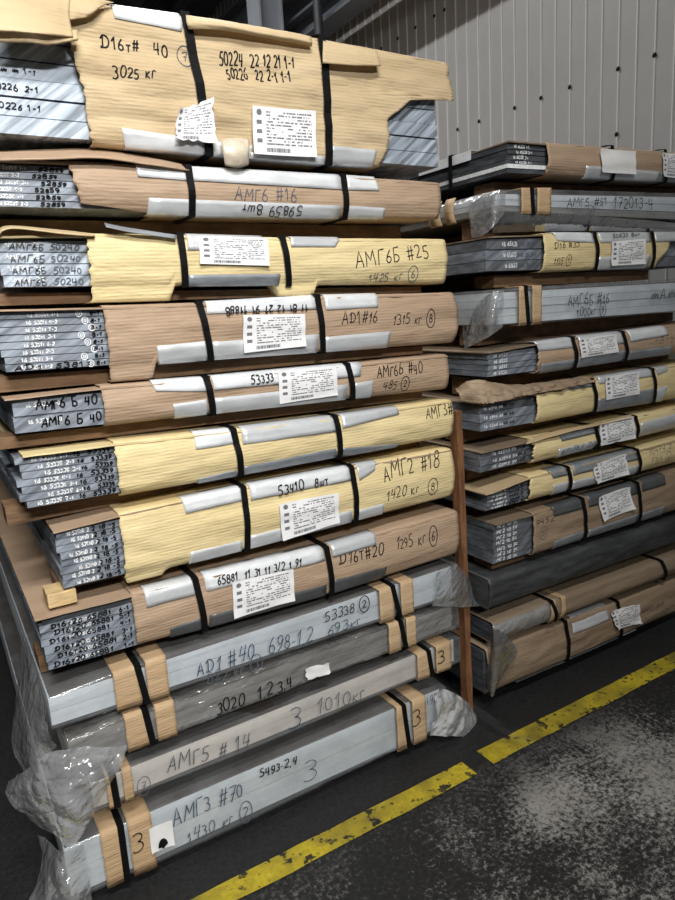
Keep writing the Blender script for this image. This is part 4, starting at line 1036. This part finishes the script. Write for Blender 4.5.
for k in range(5): b.plate_write(k, '16 65054 5', 1.54 + .006 * (k % 2), 1.61, .25, .55, 'whiteink', .0024); b.plate_write(k, '0059 3', 1.625, 1.69, .25, .55, 'ink', .0026)

b = B['R9'] = Bundle('R9', 'brown cardboard bundle of many thin plates marked 9452 in the darker stack')
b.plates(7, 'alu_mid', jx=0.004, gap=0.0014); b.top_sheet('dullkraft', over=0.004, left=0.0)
b.wrap('dimkraft', 1.722, jag=0.004)
b.strip([(552, 508), (582, 500), (583, 508), (553, 516)], 'dark_strip', leg='top'); b.strip([(588, 499), (636, 485), (637, 493), (588, 507)], 'dark_strip', leg='top'); b.strip([(641, 483), (664, 476), (664, 484), (641, 491)], 'dark_strip', leg='top')
b.strip([(554, 541), (583, 530), (584, 538), (554, 548)], 'grey_strip', leg='bottom'); b.strip([(588, 530), (637, 513), (638, 522), (588, 537)], 'grey_strip', leg='bottom'); b.strip([(641, 513), (664, 505), (664, 513), (641, 521)], 'grey_strip', leg='bottom')
b.strap((582, 499), (586, 539)); b.strap((637, 483), (640, 523))
b.label_patch([(596, 497), (627, 486), (632, 508), (601, 521)], curl=0.010)
b.write('9452', (535, 526), (553, 520), 6, mat='ink', thick=0.0022); b.write('@8', (539, 537), (546, 535), 7, mat='pencil', thick=0.002)
for k in range(7): b.plate_write(k, 'МГ2 10 54', 1.565, 1.66, .2, .6, 'whiteink', .0026)

b = B['R10'] = Bundle('R10', 'dark grey wrapped slab without writing in the lower half of the darker stack', bulge=0.002, wr=0.004)
b.plates(2, 'alu_dark'); b.wrap('darkwrap', 1.510, jag=0.0, name='dark_wrap')
V = [(b.x0 - .002, Y0 - .003, b.zt(b.x0) + .003), (b.x0 - .002, Y0 + b.D, b.zt(b.x0) + .003), (b.x0 - .002, Y0 + b.D, b.zb(b.x0)), (b.x0 - .002, Y0 - .003, b.zb(b.x0))]
mesh_obj('end_wrap', V, [(0, 1, 2, 3)], 'darkwrap', b.e, solid=0.002)

b = B['R11'] = Bundle('R11', 'flat kraft bundle with a grey film corner, second from the floor in the darker stack', wr=0.004)
b.plates(2, 'alu_dark');
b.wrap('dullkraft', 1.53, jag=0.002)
b.strip([(492, 626), (549, 603), (551, 619), (494, 643)], 'film_thick', off=0.003, name='film_strip')
for xa, xb in ((1.805, 1.83), (1.86, 1.885)): b.pad(xa, xb, mat='pad')
b.strap((551, 602), (557, 619)); b.strap((661, 562), (666, 579))
sheet('film_sheet', [[(473, 641, 1.80), (483, 635, 1.70), (493, 629, 1.600), (504, 632, 1.597)], [(475, 657, 1.76), (486, 653, 1.66), (496, 648, 1.585), (517, 650, 1.588)], [(479, 673, 1.72), (487, 672, 1.63), (495, 674, 1.580), (509, 667, 1.588)], [(484, 689, 1.68), (488, 692, 1.61), (492, 697, 1.585), (498, 684, 1.588)]], 'film_grey', b.e, nu=34, nv=34, crumple=0.006, freq=16, seed=41)

b = B['R12'] = Bundle('R12', 'lowest brown cardboard bundle of the darker stack with a torn white label', wr=0.004, bulge=0.004, y0=1.636)
b.plates(3, 'alu_dark');
b.wrap('dimkraft', 1.522, jag=0.006)
b.strip([(572, 626), (607, 612), (608, 619), (572, 634)], 'zinc', leg='top'); b.strip([(521, 687), (566, 665), (567, 670), (518, 693)], 'dark_strip', leg='bottom'); b.strip([(571, 659), (621, 640), (621, 645), (571, 666)], 'dark_strip', leg='bottom'); b.strip([(625, 636), (638, 630), (638, 636), (625, 642)], 'grey_strip', leg='bottom')
b.strap((565, 627), (569, 667)); b.strap((617, 612), (622, 645))
b.label_patch([(607, 611), (636, 602), (639, 622), (614, 629)], torn=0.10, curl=0.012, off=0.012)
b.write('АМГ2 №10', (641, 614), (663, 605), 5, mat='pencil', thick=0.0022); b.write('3500 @6', (643, 624), (668, 614), 5, mat='pencil', thick=0.0022)

# ------------------------------------------------------------------ timber pallets between the bundles
ORD = ['topmost', 'second', 'third', 'fourth', 'fifth', 'sixth', 'seventh', 'eighth', 'ninth', 'tenth', 'eleventh', 'lowest']
WORDS = {}
for k, w_ in enumerate(ORD):
    mid = '' if k in (0, 11) else ' from the top'
    WORDS['L%d' % (k + 1)] = w_ + ' bundle' + mid + ' of the tall stack'
    WORDS['R%d' % (k + 1)] = w_ + ' bundle' + mid + ' of the darker stack'
REC = {'L1': .16, 'L2': .12, 'L3': .05, 'L4': .05, 'L5': .06, 'L6': .09, 'L7': .11, 'L8': .12, 'L9': .12, 'L10': .10, 'L11': .12, 'L12': .05, 'R1': .10, 'R3': .05, 'R9': .05}
for side, cnt in (('L', 12), ('R', 12)):
    for k in range(1, cnt + 1):
        up = B['%s%d' % (side, k)]; lo = B.get('%s%d' % (side, k + 1))
        rec = REC.get(up.key, .13)
        xa = max(up.x0, lo.x0 if lo else up.x0) + (.0 if side == 'L' else .03); xb = min(up.x1, lo.x1 if lo else up.x1) - .05
        if up.key in ('L3', 'L4', 'L5', 'L6'): xa = min(up.x0, lo.x0) - .025
        if up.key == 'R3': xb = 2.40
        topz = lambda x: up.zb(x) - 0.0075
        botz = (lambda x: lo.zt(x) + 0.0105) if lo else (lambda x: 0.0)
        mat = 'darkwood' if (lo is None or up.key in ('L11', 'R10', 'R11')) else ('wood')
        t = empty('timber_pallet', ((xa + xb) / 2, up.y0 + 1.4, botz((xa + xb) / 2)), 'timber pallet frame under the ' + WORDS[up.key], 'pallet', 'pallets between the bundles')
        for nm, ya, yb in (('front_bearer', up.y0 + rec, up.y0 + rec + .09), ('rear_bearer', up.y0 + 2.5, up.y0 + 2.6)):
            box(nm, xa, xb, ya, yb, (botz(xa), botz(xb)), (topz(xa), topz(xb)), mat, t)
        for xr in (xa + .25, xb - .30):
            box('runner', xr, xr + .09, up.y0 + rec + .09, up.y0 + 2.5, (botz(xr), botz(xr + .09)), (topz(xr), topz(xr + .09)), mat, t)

# wooden stake standing between the two stacks
px0, px1, py0, py1 = 1.452, 1.476, 1.655, 1.69
V = []
nz = 24
for k in range(nz + 1):
    z = 1.10 * k / nz
    for q, (xx, yy) in enumerate(((px0, py0), (px1, py0), (px1, py1), (px0, py1))):
        V.append((xx + .003 * noise.noise((z * 9, q, 1)) - 0.022 * k / nz, yy + .002 * noise.noise((z * 9, q, 4)), z))
Fc = [(4 * k + q, 4 * k + (q + 1) % 4, 4 * k + 4 + (q + 1) % 4, 4 * k + 4 + q) for k in range(nz) for q in range(4)] + [(3, 2, 1, 0), tuple(4 * nz + q for q in range(4))]
tag(mesh_obj('wooden_stake', V, Fc, 'postwood'), 'rough orange brown wooden stake standing between the two stacks', 'stake')

tb = B['L8'].zt(.19) + .0105
tag(box('timber_block', .158, .222, Y0 + .012, Y0 + .085, tb, B['L7'].zb(.2) - .004, 'freshwood', bevel=.002),
    'short pale timber block under the left corner of the lowest yellow bundle', 'block')
